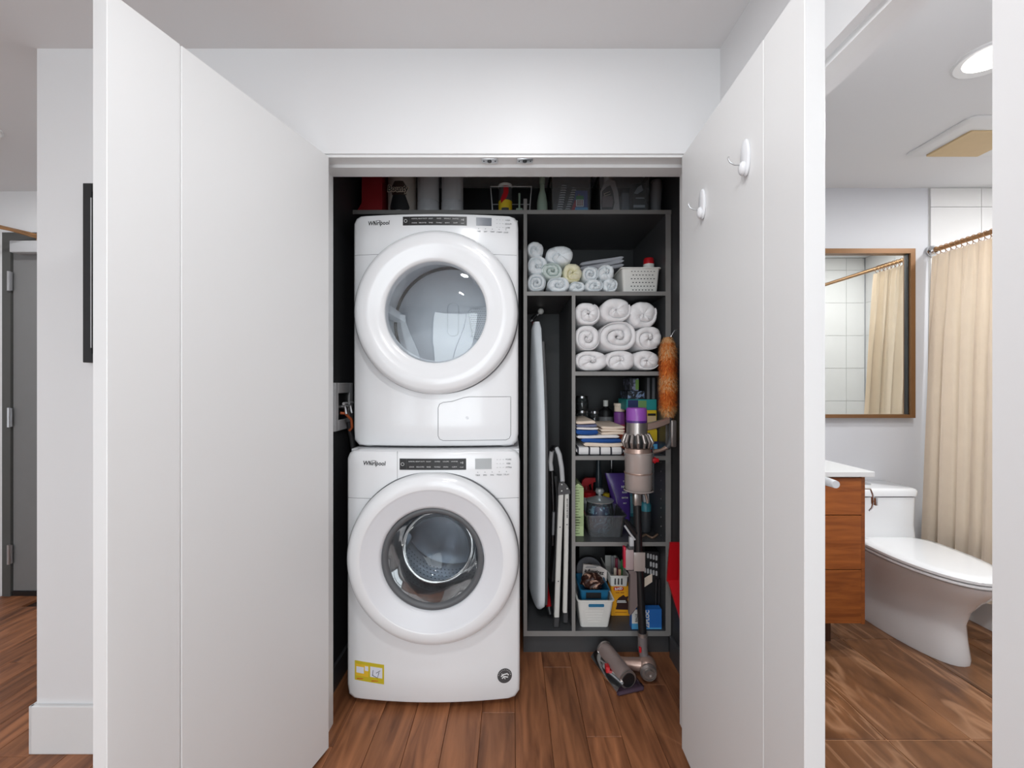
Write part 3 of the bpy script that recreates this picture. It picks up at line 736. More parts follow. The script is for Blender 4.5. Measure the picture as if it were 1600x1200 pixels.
bx, bz = PX(788.5, yd), PZ(1059, yd)
bd = drape(B().lathe([(.0285, .001), (.0285, -.0008), (.02, -.0008), (.01, -.0008), (.0003, -.0008)], (bx, surf(bx), bz), 36, 'Y').obj('badge', mat('badge_grey', (78, 78, 80), .4), R2), surf, 0)
b = B()
for k in range(11):
    a = PI * (.95 - .9 * k / 10); x = bx + .0235 * math.cos(a); z = bz + .0235 * math.sin(a)
    b.tube([(x - .0012 * math.cos(a), surf(bx) - .001, z - .0012 * math.sin(a) - 0), (x + .0012 * math.cos(a), surf(bx) - .001, z + .0012 * math.sin(a))], .0011, 5)
b.tube([(bx - .014, surf(bx) - .001, bz - .001), (bx - .004, surf(bx) - .001, bz + .006), (bx + .010, surf(bx) - .001, bz + .008), (bx + .015, surf(bx) - .001, bz + .002)], .0026, 6)
b.tube([(bx - .010, surf(bx) - .001, bz - .009), (bx - .001, surf(bx) - .001, bz - .002), (bx + .013, surf(bx) - .001, bz - .006)], .0026, 6)
b.tube([(bx - .012, surf(bx) - .001, bz + .010), (bx + .002, surf(bx) - .001, bz - .012)], .0018, 6)
drape(b.obj('badge_emblem', wink, bd), surf, -.001)
for fx in (-.28, .28):
    for fy in (.12, .65):
        B().lathe([(0, -.0215), (.022, -.0215), (.022, -.012), (.012, -.01), (.012, .02)], (WX + fx, WY + fy, WZ0), 16).obj('foot', dgry, R2)

# ------------------------------------------------------------------ washer outlet box on the left closet wall
xw = -.7448
r = thing('washer_outlet_box', 'white plastic washer valve and outlet box on the dark left closet wall', 'outlet box', (xw, 1.86, PZ(675, 1.8)))
zt, zb = PZ(598, 1.76), PZ(675, 1.76); y0, y1 = 1.765, 1.96
b = B(); b.box(xw, xw + .012, y0, y0 + .035, zb, zt, .003); b.box(xw, xw + .012, y1 - .035, y1, zb, zt, .003); b.box(xw, xw + .012, y0 + .034, y1 - .034, zt - .045, zt, .003); b.box(xw, xw + .012, y0 + .034, y1 - .034, zb, zb + .045, .003)
b.obj('faceplate', lgry, r, smooth=False)
B().box(xw, xw + .003, y0 + .035, y1 - .035, zb + .045, zt - .045).obj('recess', blk, r, smooth=False)
for yy in (y0 + .06, y0 + .12):
    b = B(); b.tube([(xw + .004, yy, zb + .10), (xw + .03, yy, zb + .10), (xw + .035, yy, zb + .07)], .008, 8); b.obj('valve', steel, r)
    B().tube([(xw + .03, yy - .02, zb + .115), (xw + .03, yy + .02, zb + .115)], .006, 8).obj('valve_lever', lgry, r)
b = B(); b.tube([(xw + .012, y0 + .05, zb + .075), (xw + .03, y0 + .06, zb + .072), (xw + .05, y0 + .075, zb + .045), (xw + .052, y0 + .08, zb + .01), (xw + .04, y0 + .08, zb - .004)], .006, 10)
tag(b.obj('cable', mat('orange_cable', (196, 96, 48), .5)), 'orange cable looping out of the washer outlet box', 'cable')
b = B(); b.tube([(xw + .02, y1 - .07, zb + .03), (xw + .035, y1 - .05, zb - .1), (xw + .03, y1 - .02, zb - .4), (xw + .035, y1 + .06, .25), (xw + .045, y1 + .2, .05)], .011, 10)
tag(b.obj('hose', dgry), 'dark grey water hose running down behind the washer', 'hose')
# rear wall outlet faceplate seen beside the dryer
r = None

# ------------------------------------------------------------------ small builders
def lbox(name, label, cat, x0, x1, y0, y1, z0, z1, m, grp=None, bev=.002):
    r = thing(name, label, cat, ((x0 + x1) / 2, (y0 + y1) / 2, z0), grp)
    B().box(x0, x1, y0, y1, z0, z1, bev).obj('carton', m, r, smooth=False); return r
def towel_roll(cx, cz, rx, rz, y0, ln, m, label, group, turns=2.6, ph=0.0, tail=False, seed=0, name='rolled_towel', zmin=None):
    if zmin is not None: cz = max(cz, zmin + rz * .951)
    rnd = random.Random(seed); n = int(turns * 30); R0 = .16; outer = []; inner = []
    a1, a2, p1, p2 = rnd.uniform(.02, .07), rnd.uniform(.01, .05), rnd.uniform(0, 6), rnd.uniform(0, 6)
    pitch = (1 - R0) / turns
    def rad(t): return R0 + (1 - R0) * t
    def pt(u, a, yo):
        f = 1 + (a1 * math.sin(2 * a + p1) + a2 * math.sin(3 * a + p2)) * (.35 + .65 * (1 - u)) * 1.2
        ca, sa = math.cos(a), math.sin(a); x = u * f * math.copysign(abs(ca) ** .86, ca); z = u * f * math.copysign(abs(sa) ** .86, sa)
        z = max(z, -.95) if z < 0 else min(z, 1.05)
        return (cx + rx * x, y0 + yo, cz + rz * z)
    rings = []; tl_ = turns - .93; pitch = (1 - R0) / tl_
    def ro_at(q): return min(1.0, R0 + (1 - R0) * max(q, 0) / tl_)
    for k in range(n + 1):
        t = k / n; q_ = t * turns; a = ph + q_ * 2 * PI; ro_ = ro_at(q_); ri = max(ro_ - pitch * .92, .02)
        if q_ > 1: ri = min(max(ri, ro_at(q_ - 1) + .012), ro_ - .02)
        bumpy = .0025 * math.sin(a * 5 + seed) + .002 * math.sin(a * 11)
        dome = .012 * (1 - t) * rnd.uniform(.6, 1) - .0
        wob = dome + bumpy
        mid = (ro_ + ri) / 2
        rings.append([pt(ri, a, .016 - wob), pt(ri + (mid - ri) * .35, a, .004 - wob), pt(mid, a, -wob), pt(ro_ - (ro_ - mid) * .35, a, .004 - wob), pt(ro_, a, .016 - wob), pt(ro_, a, ln), pt(ri, a, ln)])
    b = B(); b.loft(rings, True, True)
    b.lathe([(.0001, .012), (R0 * .5, .010), (R0, .03)], (0, 0, 0), 12, 'Y') if False else None
    if tail:
        b.box(cx - rx * .8, cx + rx * 1.05, y0 + .004, y0 + ln, cz - rz, cz - rz * .62, min(rz * .17, .006), seg=2)
    o = b.obj(name, m, angle=70); tag(o, label, 'towel', group); return o

# ------------------------------------------------------------------ the nine big white towels
zs = ZS['s2']; yt = YU + .015
G = 'rolled white bath towels on the middle shelf'
rows = [
 ((924, 564, 25, 16.0, 'bottom left', 1.9, True), (970, 563.5, 23, 15.6, 'bottom centre', 1.6, False), (1011, 563.5, 19.5, 15.5, 'bottom right', 1.7, False)),
 ((918.3, 528, 19.6, 19.6, 'middle left', 2.6, False), (966.5, 525, 29, 23, 'largest, in the middle', 2.9, False), (1014.5, 528, 20, 18.5, 'middle right', 2.0, False)),
 ((918.5, 490, 20, 17.5, 'top left', 2.1, False), (963, 484.5, 24, 18.5, 'top centre', 1.8, False), (1006, 491.5, 22, 20, 'top right', 1.6, False))]
sd = 3
for row in rows:
    for (px, py, rx, rz, nm, tn, tl) in row:
        sd += 1; s = yt / F
        towel_roll(PX(px, yt), PZ(py, yt), rx * s * .995, rz * s * 1.0, yt, .36, terry, 'thick white rolled bath towel, %s of the nine rolls' % nm, G, turns=tn, ph=sd * 1.3, seed=sd, zmin=ZS['s2'] + .0005)
# folded corners peeking above the top row
b = B()
# upper shelf: smaller rolls
yt = YU + .018; s = yt / F
G = 'small rolled towels on the upper shelf'
small = [
 (838.5, 441.5, 14.5, 14.5, terryb, 'bluish white rolled hand towel at bottom left of the pile', 3.1),
 (873, 444, 17.5, 12.5, terryb, 'wide white rolled hand towel, second in the bottom row', 2.3),
 (902.5, 447.5, 12.5, 9, terryb, 'flattened white rolled towel under the yellow roll', 1.8),
 (929, 446, 14, 10.5, terryb, 'white rolled towel, fourth in the bottom row', 2.2),
 (954.5, 445.5, 12, 11, terryb, 'white rolled towel at the right end of the bottom row beside basket', 2.0),
 (840, 413, 15.5, 15, terryb, 'bluish white rolled towel at the left, one up from the bottom', 2.0),
 (862.5, 423, 17, 12.5, terryg, 'pale green rolled towel in the small towel pile', 2.8),
 (895, 425.5, 14.5, 15, terryy, 'pale yellow rolled towel in the small towel pile', 1.7),
 (923.5, 427, 13, 11.5, terryb, 'white rolled towel right of the yellow roll', 2.8),
 (947.5, 425, 13, 12.5, terryb, 'white rolled towel nearest the white basket, second layer', 1.8),
 (836.5, 389, 13, 12.5, terryb, 'white rolled towel with dark specks at the top left corner', 1.8),
 (875, 397, 21, 14.5, terryb, 'large white rolled towel lying on top of the small pile', 1.3)]
for i, (px, py, rx, rz, m, lb, tn) in enumerate(small):
    towel_roll(PX(px, yt), PZ(py, yt), rx * s * .99, rz * s * 1.0, yt + (.004 * (i % 3)), .24, m, lb, G, turns=tn, ph=i * 1.9 + .5, seed=40 + i, zmin=ZS['s1'] + .0005)
# folded towels lying behind, right of the rolls
def folded(name, label, px0, px1, pyt, pyb, y, dp, m, slope=0.0, group=None, fold='L', n=2, wav=0.09, seed=1):
    """a folded cloth: n wrapped layers with a rounded fold at one side"""
    x0, x1, z1, z0 = PX(px0, y), PX(px1, y), PZ(pyt, y), PZ(pyb, y); b = B(); rnd = random.Random(seed); th = (z1 - z0) / n
    for k in range(n):
        za = z0 + th * k; N = 24; top = []; bot = []
        ph = rnd.uniform(0, 6); e0 = rnd.uniform(0, .006); e1 = rnd.uniform(0, .012)
        xa, xb = x0 + (e0 if fold == 'R' else 0), x1 - (e1 if fold == 'L' else 0)
        for i in range(N + 1):
            u = i / N; x = xa + (xb - xa) * u
            rr = min(1, math.sqrt(max(0, 1 - (1 - min(u, 1 - u) / .085) ** 2)) if min(u, 1 - u) < .085 else 1)
            wv = wav * math.sin(u * 5 + ph) * th + slope * (x - x0)
            zc = za + th * .5 + wv
            top.append((x, zc + th * .47 * rr)); bot.append((x, zc - th * .47 * rr))
        poly = top + bot[::-1]
        dd = rnd.uniform(0, .006)
        # rounded front edge
        rings = []
        for yy, kk in ((y + dd + .006, .3), (y + dd + .002, .75), (y + dd, .0), (y + dp, 0)):
            pass
        cx = sum(p[0] for p in poly) / len(poly)
        for yy, sh in ((dd, .72), (dd + .003, .92), (dd + .010, 1.0), (dp, 1.0)):
            rg_ = []
            for i, (px_, pz_) in enumerate(poly):
                zc_ = za + th * .5 + slope * (px_ - x0)
                rg_.append((px_, y + yy, zc_ + (pz_ - zc_) * sh))
            rings.append(rg_) if yy is not None else None
        b.loft(rings)
    o = b.obj(name, m, angle=60); tag(o, label, 'cloth', group); return o
folded('folded_towel', 'grey-white folded towels lying slanted behind the small rolls', 906, 978, 410, 428, YU + .28, .2, linen, slope=.17, n=3, wav=.1)

# ------------------------------------------------------------------ white basket on the upper shelf
def tapered_shell(x0, x1, y0, y1, z0, z1, k, t, name, m, parent, rim=.006, r=.012):
    """open tray that narrows towards the bottom by factor k"""
    cx, cy = (x0 + x1) / 2, (y0 + y1) / 2; hx, hy = (x1 - x0) / 2, (y1 - y0) / 2; rings = []
    def ring(kx, z, ins=0): return [(cx + (p[0]) , cy + p[1], z) for p in rrect(-hx * kx + ins, hx * kx - ins, -hy * kx + ins, hy * kx - ins, max(r - ins * .5, .003), 4)]
    rings = [ring(k, z0), ring(1, z1 - rim)]
    if rim: rings += [[(cx + (p[0] - cx) * (1 + rim * 1.1 / hx), cy + (p[1] - cy) * (1 + rim / hy), p[2]) for p in ring(1, z1 - rim)], [(cx + (p[0] - cx) * (1 + rim * 1.1 / hx), cy + (p[1] - cy) * (1 + rim / hy), z1) for p in ring(1, z1)]]
    rings += [ring(1, z1, t), ring(k, z0 + t, t)]
    b = B(); b.loft(rings, True, True); return b.obj(name, m, parent, angle=30)
def bxs(items, name, m, parent):
    b = B()
    for it in items: b.box(*it)
    return b.obj(name, m, parent, smooth=False)
yb_ = YU + .03
x0, x1, zt_, zb_ = PX(972, yb_), PX(1031, yb_), PZ(418, yb_), ZS['s1'] + .0006
r = thing('plastic_basket', 'white plastic basket with punched holes on the upper shelf', 'basket', ((x0 + x1) / 2, yb_ + .12, zb_))
tapered_shell(x0, x1, yb_, yb_ + .25, zb_, zt_, .91, .003, 'basket_body', wicker, r)
b = B()
for j in range(6):
    z = zb_ + (zt_ - zb_) * (.13 + j * .145); k = .91 + .09 * (z - zb_) / (zt_ - zb_); yy = yb_ + .125 * (1 - k) - .0006
    for i in range(7 + (j % 2)):
        x = x0 + (x1 - x0) * (.26 + (i + (0 if j % 2 else .5)) * .085)
        if x < x1 - .02: b.box(x - .0035, x + .0035, yy, yy + .003, z - .0022, z + .0022)
b.obj('basket_holes', dgry, r, smooth=False)
# red-capped bottle inside the basket
bx_ = PX(1013.5, yb_ + .08); bz_ = PZ(404, yb_ + .08)
r = thing('bottle', 'white bottle with bright red cap standing in the white basket', 'bottle', (bx_, yb_ + .08, zb_ + .005))
B().lathe([(.0001, 0), (.028, 0), (.03, .01), (.03, bz_ - zb_ - .06), (.026, bz_ - zb_ - .045), (.026, bz_ - zb_ - .035)], (bx_, yb_ + .08, zb_ + .005), 20).obj('bottle_body', wicker, r)
B().lathe([(.0001, .032), (.022, .032), (.025, .026), (.026, 0)], (bx_, yb_ + .08, bz_ - .032), 20).obj('cap', redp, r)
o = B().lathe([(.0001, .10), (.012, .10), (.018, .08), (.018, 0), (.0001, 0)], (PX(1033, YU + .3), YU + .35, ZS['s1'] + .001), 16).obj('bottle', redd); tag(o, 'small dark red bottle behind the white basket', 'bottle')

# ------------------------------------------------------------------ top shelf things
zt0 = ZS['top'] + .0006
y = YU + .03
# red bag/box wider at the bottom
r = thing('gift_bag', 'red paper bag at the left end of the top shelf', 'bag', (PX(582, y), y + .06, zt0))
xa, xb = PX(558, y), PX(597, y); xc_ = PX(565, y)
B().prism([(xa, zt0), (xb, zt0), (xb, zt0 + .30), (xc_ + .003, zt0 + .30), (xc_, zt0 + .045), (xa, zt0 + .008)], y, y + .12).obj('bag_body', redd, r, smooth=False)
# paper towel with printed wrap
def roll(cx, rad, h, name, label, m, y, grp=None):
    r = thing(name, label, 'paper roll', (cx, y + rad, zt0), grp)
    B().lathe([(.0001, 0), (rad * .85, 0), (rad * .97, .012), (rad, .03), (rad, h - .02), (rad * .9, h), (.02, h), (.02, h - .05)], (cx, y + rad, zt0), 32).obj('roll', m, r)
    return r
rr_ = 22.5 * y / F
cx_ = PX(623, y)
r = roll(cx_, rr_, .28, 'paper_towel_roll', 'paper towel roll in printed wrap beside the red bag', mat('printed_wrap', (176, 168, 160), .4), y)
def cyl_patch(cx, cy, rad, poly, m, nm, par, lift=.0008):
    """polygon (u along arc, z) wrapped on a cylinder front, fan of small quads"""
    zs_ = sorted({p[1] for p in poly}); b = B(); n = 10
    zz = [zs_[0] + (zs_[-1] - zs_[0]) * k / 14 for k in range(15)]
    rows_ = []
    for z in zz:
        xs = []
        for i in range(len(poly)):
            (ua, za), (ub, zb2) = poly[i], poly[(i + 1) % len(poly)]
            if (za <= z <= zb2 or zb2 <= z <= za) and abs(za - zb2) > 1e-9: xs.append(ua + (ub - ua) * (z - za) / (zb2 - za))
        if len(xs) < 2: xs = [0, 0.0001]
        a, c = min(xs), max(xs); row = []
        for k in range(n + 1):
            u = a + (c - a) * k / n; th = u / rad
            row.append((cx + (rad + lift) * math.sin(th), cy - (rad + lift) * math.cos(th), z))
        rows_.append(row)
    b.loft(rows_, False, False, closed=False); return b.obj(nm, m, par)
cyl_patch(cx_, y + rr_, rr_, [(-.045, zt0 + .01), (.045, zt0 + .01), (.052, zt0 + .03), (.03, zt0 + .085), (-.03, zt0 + .085), (-.05, zt0 + .03)], black_c, 'printed_panel', r)
cyl_patch(cx_, y + rr_, rr_, [(-.035, zt0 + .085), (.035, zt0 + .085), (.04, zt0 + .12), (.02, zt0 + .15), (-.02, zt0 + .15), (-.04, zt0 + .12)], brownf, 'printed_panel', r)
text('Bounty', .040, (cx_ - .004, y - .0030, zt0 + .110), creamc, r, sx=.85, shear=.1, bold=.003, extr=.0005)
text('Bounty', .040, (cx_ - .004, y - .0045, zt0 + .110), black_c, r, sx=.85, shear=.1, bold=.0006, extr=.0005)
cyl_patch(cx_, y + rr_, rr_, [(-.045, zt0 + .002), (.045, zt0 + .002), (.045, zt0 + .012), (-.045, zt0 + .012)], whitec, 'printed_band', r, .0012)
plas = mat('cloudy_film', (186, 188, 192), .25, var=.12, scale=30, bump=.6, bscale=35)
pap = mat('tissue_paper', (182, 182, 184), .8, bump=.2)
for px, lb in ((666, 'plain white paper towel roll in crinkled plastic, left of the pair'), (704.5, 'plain white paper towel roll in crinkled plastic, right of the pair')):
    rr_ = 17.2 * y / F
    r = roll(PX(px, y), rr_, .28, 'paper_towel_roll', lb, pap, y, 'plastic wrapped paper towel rolls')
    b = B(); rings = []
    rnd = random.Random(px)
    for h, k in ((0.001, .9), (.012, 1.02), (.03, 1.035), (.05, 1.02), (.064, 1.03), (.068, 1.005)):
        rings.append([(PX(px, y) + rr_ * k * (1 + rnd.uniform(-.012, .012)) * math.cos(2 * PI * q / 36), y + rr_ + rr_ * k * (1 + rnd.uniform(-.012, .012)) * math.sin(2 * PI * q / 36), zt0 + h + (rnd.uniform(-.004, .004) if h > .06 else 0)) for q in range(36)])
    b.loft(rings, False, False).obj('plastic_film', plas, r, angle=80)
# wire basket with a spray can and a brush
yw = YU + .024; wx0, wx1 = PX(766.5, yw), PX(830.5, yw); zt_ = PZ(291.5, yw); wy1 = yw + .2
r = thing('wire_basket', 'thin grey wire basket on the top shelf above the divider', 'basket', ((wx0 + wx1) / 2, yw + .1, zt0))
k = .008
T = [(wx0, yw, zt_), (wx1, yw, zt_), (wx1, wy1, zt_), (wx0, wy1, zt_)]; Bt = [(wx0 + k, yw + k, zt0 + .003), (wx1 - k, yw + k, zt0 + .003), (wx1 - k, wy1 - k, zt0 + .003), (wx0 + k, wy1 - k, zt0 + .003)]
B().tube(T, .0022, 6, closed=True).obj('rim_wire', lgry, r)
b = B()
for (sa, sb, ta, tb) in ((0, 1, 0, 1), (1, 2, 1, 2), (2, 3, 2, 3), (3, 0, 3, 0)):
    for q in (0, .5):
        p = Vector(T[sa]).lerp(Vector(T[sb]), q); g = Vector(Bt[sa]).lerp(Vector(Bt[sb]), q); 
        if (sa, q) == (0, .5): continue
        b.tube([p, g], .0016, 6)
b.obj('side_wire', lgry, r)
b = B(); b.tube(Bt, .0016, 6, closed=True)
for q in range(1, 6): b.tube([Vector(Bt[0]).lerp(Vector(Bt[1]), q / 6), Vector(Bt[3]).lerp(Vector(Bt[2]), q / 6)], .0014, 5)
b.obj('bottom_wire', lgry, r)
cx_ = PX(789.5, yw + .05); cy_ = yw + .05
r = thing('spray_can', 'red and yellow can with white lid in the wire basket', 'can', (cx_, cy_, zt0 + .005))
B().lathe([(.0001, 0), (.032, 0), (.033, .004), (.033, .062)], (cx_, cy_, zt0 + .005), 24).obj('can_lower', yel, r)
B().lathe([(.033, .062), (.033, .128)], (cx_, cy_, zt0 + .005), 24).obj('can_upper', dgry, r)
cyl_patch(cx_, cy_, .033, [(-.02, zt0 + .05), (.004, zt0 + .07), (.016, zt0 + .1), (.016, zt0 + .133), (-.008, zt0 + .133), (-.008, zt0 + .1), (-.024, zt0 + .07)], redp, 'red_panel', r)
cyl_patch(cx_, cy_, .033, [(-.018, zt0 + .015), (.018, zt0 + .015), (.018, zt0 + .028), (-.018, zt0 + .028)], dgry, 'small_print', r)
B().lathe([(.033, .128), (.034, .130), (.034, .142), (.02, .148), (.0001, .148)], (cx_, cy_, zt0 + .005), 24).obj('lid', wicker, r)
cx_ = PX(811.5, yw + .04); cy_ = yw + .04
r = thing('brush', 'pale green handled brush standing in the wire basket', 'brush', (cx_, cy_, zt0 + .005))
B().tube([(cx_, cy_, zt0 + .03), (cx_, cy_, zt0 + .105)], .005, 8).obj('handle', sage, r)
B().box(cx_ - .016, cx_ + .016, cy_ - .012, cy_ + .012, zt0 + .005, zt0 + .032, .005).obj('brush_head', sage, r)
B().lathe([(.0001, .13), (.012, .13), (.018, .11), (.018, 0)], (PX(801, yw + .12), yw + .14, zt0 + .005), 16).obj('x', black_c) if False else None
# translucent greenish bottle
cx_ = PX(848, y); r = thing('spray_bottle', 'translucent pale green bottle left of the striped cloth bin', 'bottle', (cx_, y + .03, zt0))
B().lathe([(.0001, 0), (.024, 0), (.026, .01), (.025, .06), (.02, .09), (.012, .12), (.011, .15)], (cx_, y + .035, zt0), 20).obj('bottle_body', sage, r)
B().lathe([(.011, .15), (.014, .15), (.014, .18), (.0001, .18)], (cx_, y + .035, zt0), 16).obj('cap', sage, r)
# clear bin with cloths
bx0, bx1 = PX(861, y), PX(926, y); zt_ = PZ(272, y)
r = thing('storage_bin', 'clear plastic bin holding striped cloths and a blue packet', 'bin', ((bx0 + bx1) / 2, y + .15, zt0))
tapered_shell(bx0, bx1, y, y + .32, zt0, zt_, .93, .0015, 'bin_body', clearp, r)
yy = y + .022
def leaning(name, label, cat, cx, w_, h_, d_, ang, m, y0, dz=.006, bev=.006, wave=0):
    b = B(); b.box(cx - w_ / 2, cx + w_ / 2, y0, y0 + d_, zt0 + dz, zt0 + dz + h_, bev); b.rot(ang, 'Y', (cx, y0, zt0 + dz)); o = b.obj(name, m); return tag(o, label, cat)
leaning('folded_cloth', 'black and white striped folded cloth, left one in the clear bin', 'cloth', PX(868, yy) + .018, .026, .135, .1, math.radians(11), zebra, yy, .010)
leaning('folded_cloth', 'black and white striped folded cloth, second one leaning in the clear bin', 'cloth', PX(872, yy) + .042, .022, .125, .1, math.radians(18), zebra, yy, .011)
leaning('folded_cloth', 'bright red folded cloth leaning beside the blue packet', 'cloth', PX(886, yy) + .028, .022, .095, .09, math.radians(20), mat('red_cloth', (176, 20, 44), .8), yy, .012)
r = thing('packet', 'dark blue packet with green and white label in the clear bin', 'packet', (PX(906, yy), yy + .05, zt0 + .006))
p0, p1 = PX(898.5, yy), PX(918.5, yy)
B().box(p0, p1, yy, yy + .08, zt0 + .006, zt0 + .115, .004).obj('packet_body', mat('indigo_card', (58, 72, 150), .5), r, smooth=False)
b = B(); b.box(PX(900, yy), PX(912, yy), yy - .001, yy, zt0 + .070, zt0 + .088); b.obj('green_label', green, r, smooth=False)
b = B(); b.box(PX(900, yy), PX(912, yy), yy - .001, yy, zt0 + .036, zt0 + .070); lab = b.obj('white_label', wicker, r, smooth=False)
bxs([(PX(902 + i * 3.2, yy), PX(904 + i * 3.2, yy), yy - .002, yy - .001, zt0 + .042 + j * .009, zt0 + .048 + j * .009) for i in range(3) for j in range(3)], 'label_print', redd, r)
bxs([(p0, p1, yy - .001, yy, zt0 + .008, zt0 + .032)], 'light_blue_band', cyan, r)
# second clear bin with detergent bottle, grey bottle, black packs
bx0, bx1 = PX(936, y), PX(1018, y)
r = thing('storage_bin', 'clear plastic bin holding detergent bottles at the right of the top shelf', 'bin', ((bx0 + bx1) / 2, y + .15, zt0))
tapered_shell(bx0, bx1, y, y + .32, zt0, zt_, .95, .0015, 'bin_body', clearp, r)
cx_ = PX(951, yy); r = thing('detergent_bottle', 'white detergent bottle with dark printed label on the top shelf', 'bottle', (cx_, yy + .04, zt0 + .004))
pts = [(-.035, 0), (.052, 0), (.053, .02), (.046, .10), (.03, .155), (.005, .165), (-.02, .15), (-.036, .11), (-.040, .05)]
B().prism([(cx_ + a, zt0 + .004 + c) for a, c in pts], yy, yy + .07).obj('bottle_body', mat('beige_plastic', (208, 196, 190), .4), r, smooth=False)
B().prism([(cx_ + a, zt0 + .004 + c) for a, c in [(-.034, .018), (.02, .018), (.028, .05), (.022, .10), (.008, .135), (-.012, .125), (-.032, .105), (-.036, .05)]], yy - .0012, yy).obj('bottle_label', mat('dark_brown_label', (66, 54, 52), .5), r, smooth=False)
B().prism([(cx_ + a, zt0 + .004 + c) for a, c in [(-.030, .03), (.016, .03), (.022, .058), (.016, .082), (-.03, .082)]], yy - .0018, yy - .0012).obj('label_text_panel', mat('taupe_label', (150, 132, 128), .5), r, smooth=False)
b = B(); b.tube([(cx_ - .024, yy - .002, zt0 + .096), (cx_ + .006, yy - .002, zt0 + .108), (cx_ + .008, yy - .002, zt0 + .096), (cx_ - .022, yy - .002, zt0 + .086), (cx_ - .020, yy - .002, zt0 + .095)], .0018, 5); b.obj('label_mark', creamc, r)
B().lathe([(.018, .16), (.018, .20), (.0001, .20)], (cx_ + .003, yy + .035, zt0 + .004), 18).obj('cap', wicker, r)
cx_ = PX(977, yy); r = thing('bottle', 'plain grey flat bottle right of the detergent bottle', 'bottle', (cx_, yy + .03, zt0 + .004))
B().box(cx_ - .017, cx_ + .019, yy, yy + .05, zt0 + .004, zt0 + .105, .006).obj('bottle_body', mgry, r)
B().box(cx_ - .011, cx_ + .011, yy + .015, yy + .035, zt0 + .105, zt0 + .13, .004).obj('cap', dgry, r)
cx_ = PX(999, yy); r = thing('packet', 'black and white printed packet at the right of the top shelf bin', 'packet', (cx_, yy + .03, zt0 + .004))
B().box(cx_ - .034, cx_ + .034, yy, yy + .06, zt0 + .004, zt0 + .15, .006).obj('packet_body', black_c, r, smooth=False)
B().prism([(cx_ - .026, zt0 + .10), (cx_ - .01, zt0 + .096), (cx_ + .018, zt0 + .115), (cx_ + .010, zt0 + .14), (cx_ - .008, zt0 + .13)], yy - .001, yy).obj('white_print', lgry, r, smooth=False)
bxs([(cx_ - .028, cx_ + .026, yy - .001, yy, zt0 + .032, zt0 + .044), (cx_ - .018, cx_ + .024, yy - .001, yy, zt0 + .074, zt0 + .080), (cx_ - .030, cx_ + .018, yy - .001, yy, zt0 + .008, zt0 + .018)], 'white_band', lgry, r)
# translucent bag at far right
cx_ = PX(1029, y); b = B(); rings = []
for k in range(10):
    t = k / 9; rad = .03 * (1 - .25 * (1 - t) ** 2) * (1 if t < .95 else .8)
    rings.append([(cx_ + (t * .004) + rad * math.cos(q * PI / 10) * (1 + .05 * math.sin(q * 2 + k)), y + .05 + rad * 1.2 * math.sin(q * PI / 10), zt0 + t * .17) for q in range(20)])
o = b.loft(rings).obj('plastic_bag', mat('grey_film', (120, 122, 126), .3, bump=.8, bscale=30), angle=80); tag(o, 'grey translucent plastic bag at the right end of the top shelf', 'bag')

# ------------------------------------------------------------------ ironing board and step stool
zf = ZS['s5']
IB = thing('ironing_board', 'pale blue-grey covered ironing board standing upright in the tall compartment', 'ironing board', (.13, YU + .2, zf + .002))
zb_ = zf + .05; zt_ = PZ(497, YU + .03); L = zt_ - zb_
def hw(t): # half width along the board, t 0 bottom .. 1 tip
    if t < .05: return .07 + .055 * math.sqrt(max(0, 1 - ((.05 - t) / .05) ** 2))
    if t < .5: return .125 + .010 * math.sin((t - .05) / .45 * PI / 2)
    return .135 * math.cos((t - .5) / .5 * PI / 2 * .93) ** .8
oy, ox, an = YU + .165, .123, math.radians(-10)
rings = []; NT = 40
for k in range(NT + 1):
    t = k / NT; h = hw(t); z = zb_ + L * t; ring = []
    th = .023
    for q in range(16):
        a = 2 * PI * q / 16; u = math.copysign(abs(math.cos(a)) ** .5, math.cos(a)) * th * (1 if 0 < k < NT else .6); v = math.copysign(abs(math.sin(a)) ** .8, math.sin(a)) * h
        ring.append((ox + u * math.cos(an) - v * math.sin(-an) * 1, oy + u * math.sin(an) + v * math.cos(an) - (.15 - 0) * 0, z))
    rings.append(ring)
b = B(); b.loft(rings).obj('board_cover', boardc, IB, angle=60)
rings = [[(p[0] + .014, p[1] + .010, p[2] + .004) for p in rg_] for rg_ in rings[1:-3:2]]
B().loft(rings).obj('board_frame', dgry, IB, angle=60)
yl = YU + .31
def pp(px, py, y_): return (PX(px, y_), y_, PZ(py, y_))
B().tube([pp(833.5, 503, yl), pp(838, 545, yl), pp(842, 600, yl), pp(845, 720, yl), pp(850, 850, yl), pp(852, 910, yl - .08)], .0085, 10).obj('leg', darkred, IB)
B().tube([pp(831, 499, yl), pp(838, 492, yl)], .010, 10).obj('leg_joint', blk, IB)
B().tube([pp(829, 502, yl), pp(842, 490, yl)], .006, 10).obj('cross_bar', steel, IB)
B().sphere(pp(845, 486.5, yl), .0165).obj('foot_cap', wicker, IB)
B().tube([pp(840, 535, yl + .02), pp(846, 550, yl + .02), pp(847, 575, yl + .02), pp(843, 600, yl + .02), pp(842, 640, yl + .02)], .007, 8).obj('leg_lever', blk, IB)
B().tube([pp(852, 908, yl - .08), pp(858, 950, yl - .20)], .013, 10).obj('red_sleeve', redp, IB)
B().tube([pp(857.5, 948, yl - .20), pp(860, 960, yl - .215)], .016, 12).obj('foot_cap', blk, IB)
SS = thing('step_stool', 'folded white and grey step stool standing in the tall compartment', 'step stool', (PX(875, YU + .06), YU + .1, zf + .001))
ys = YU + .045
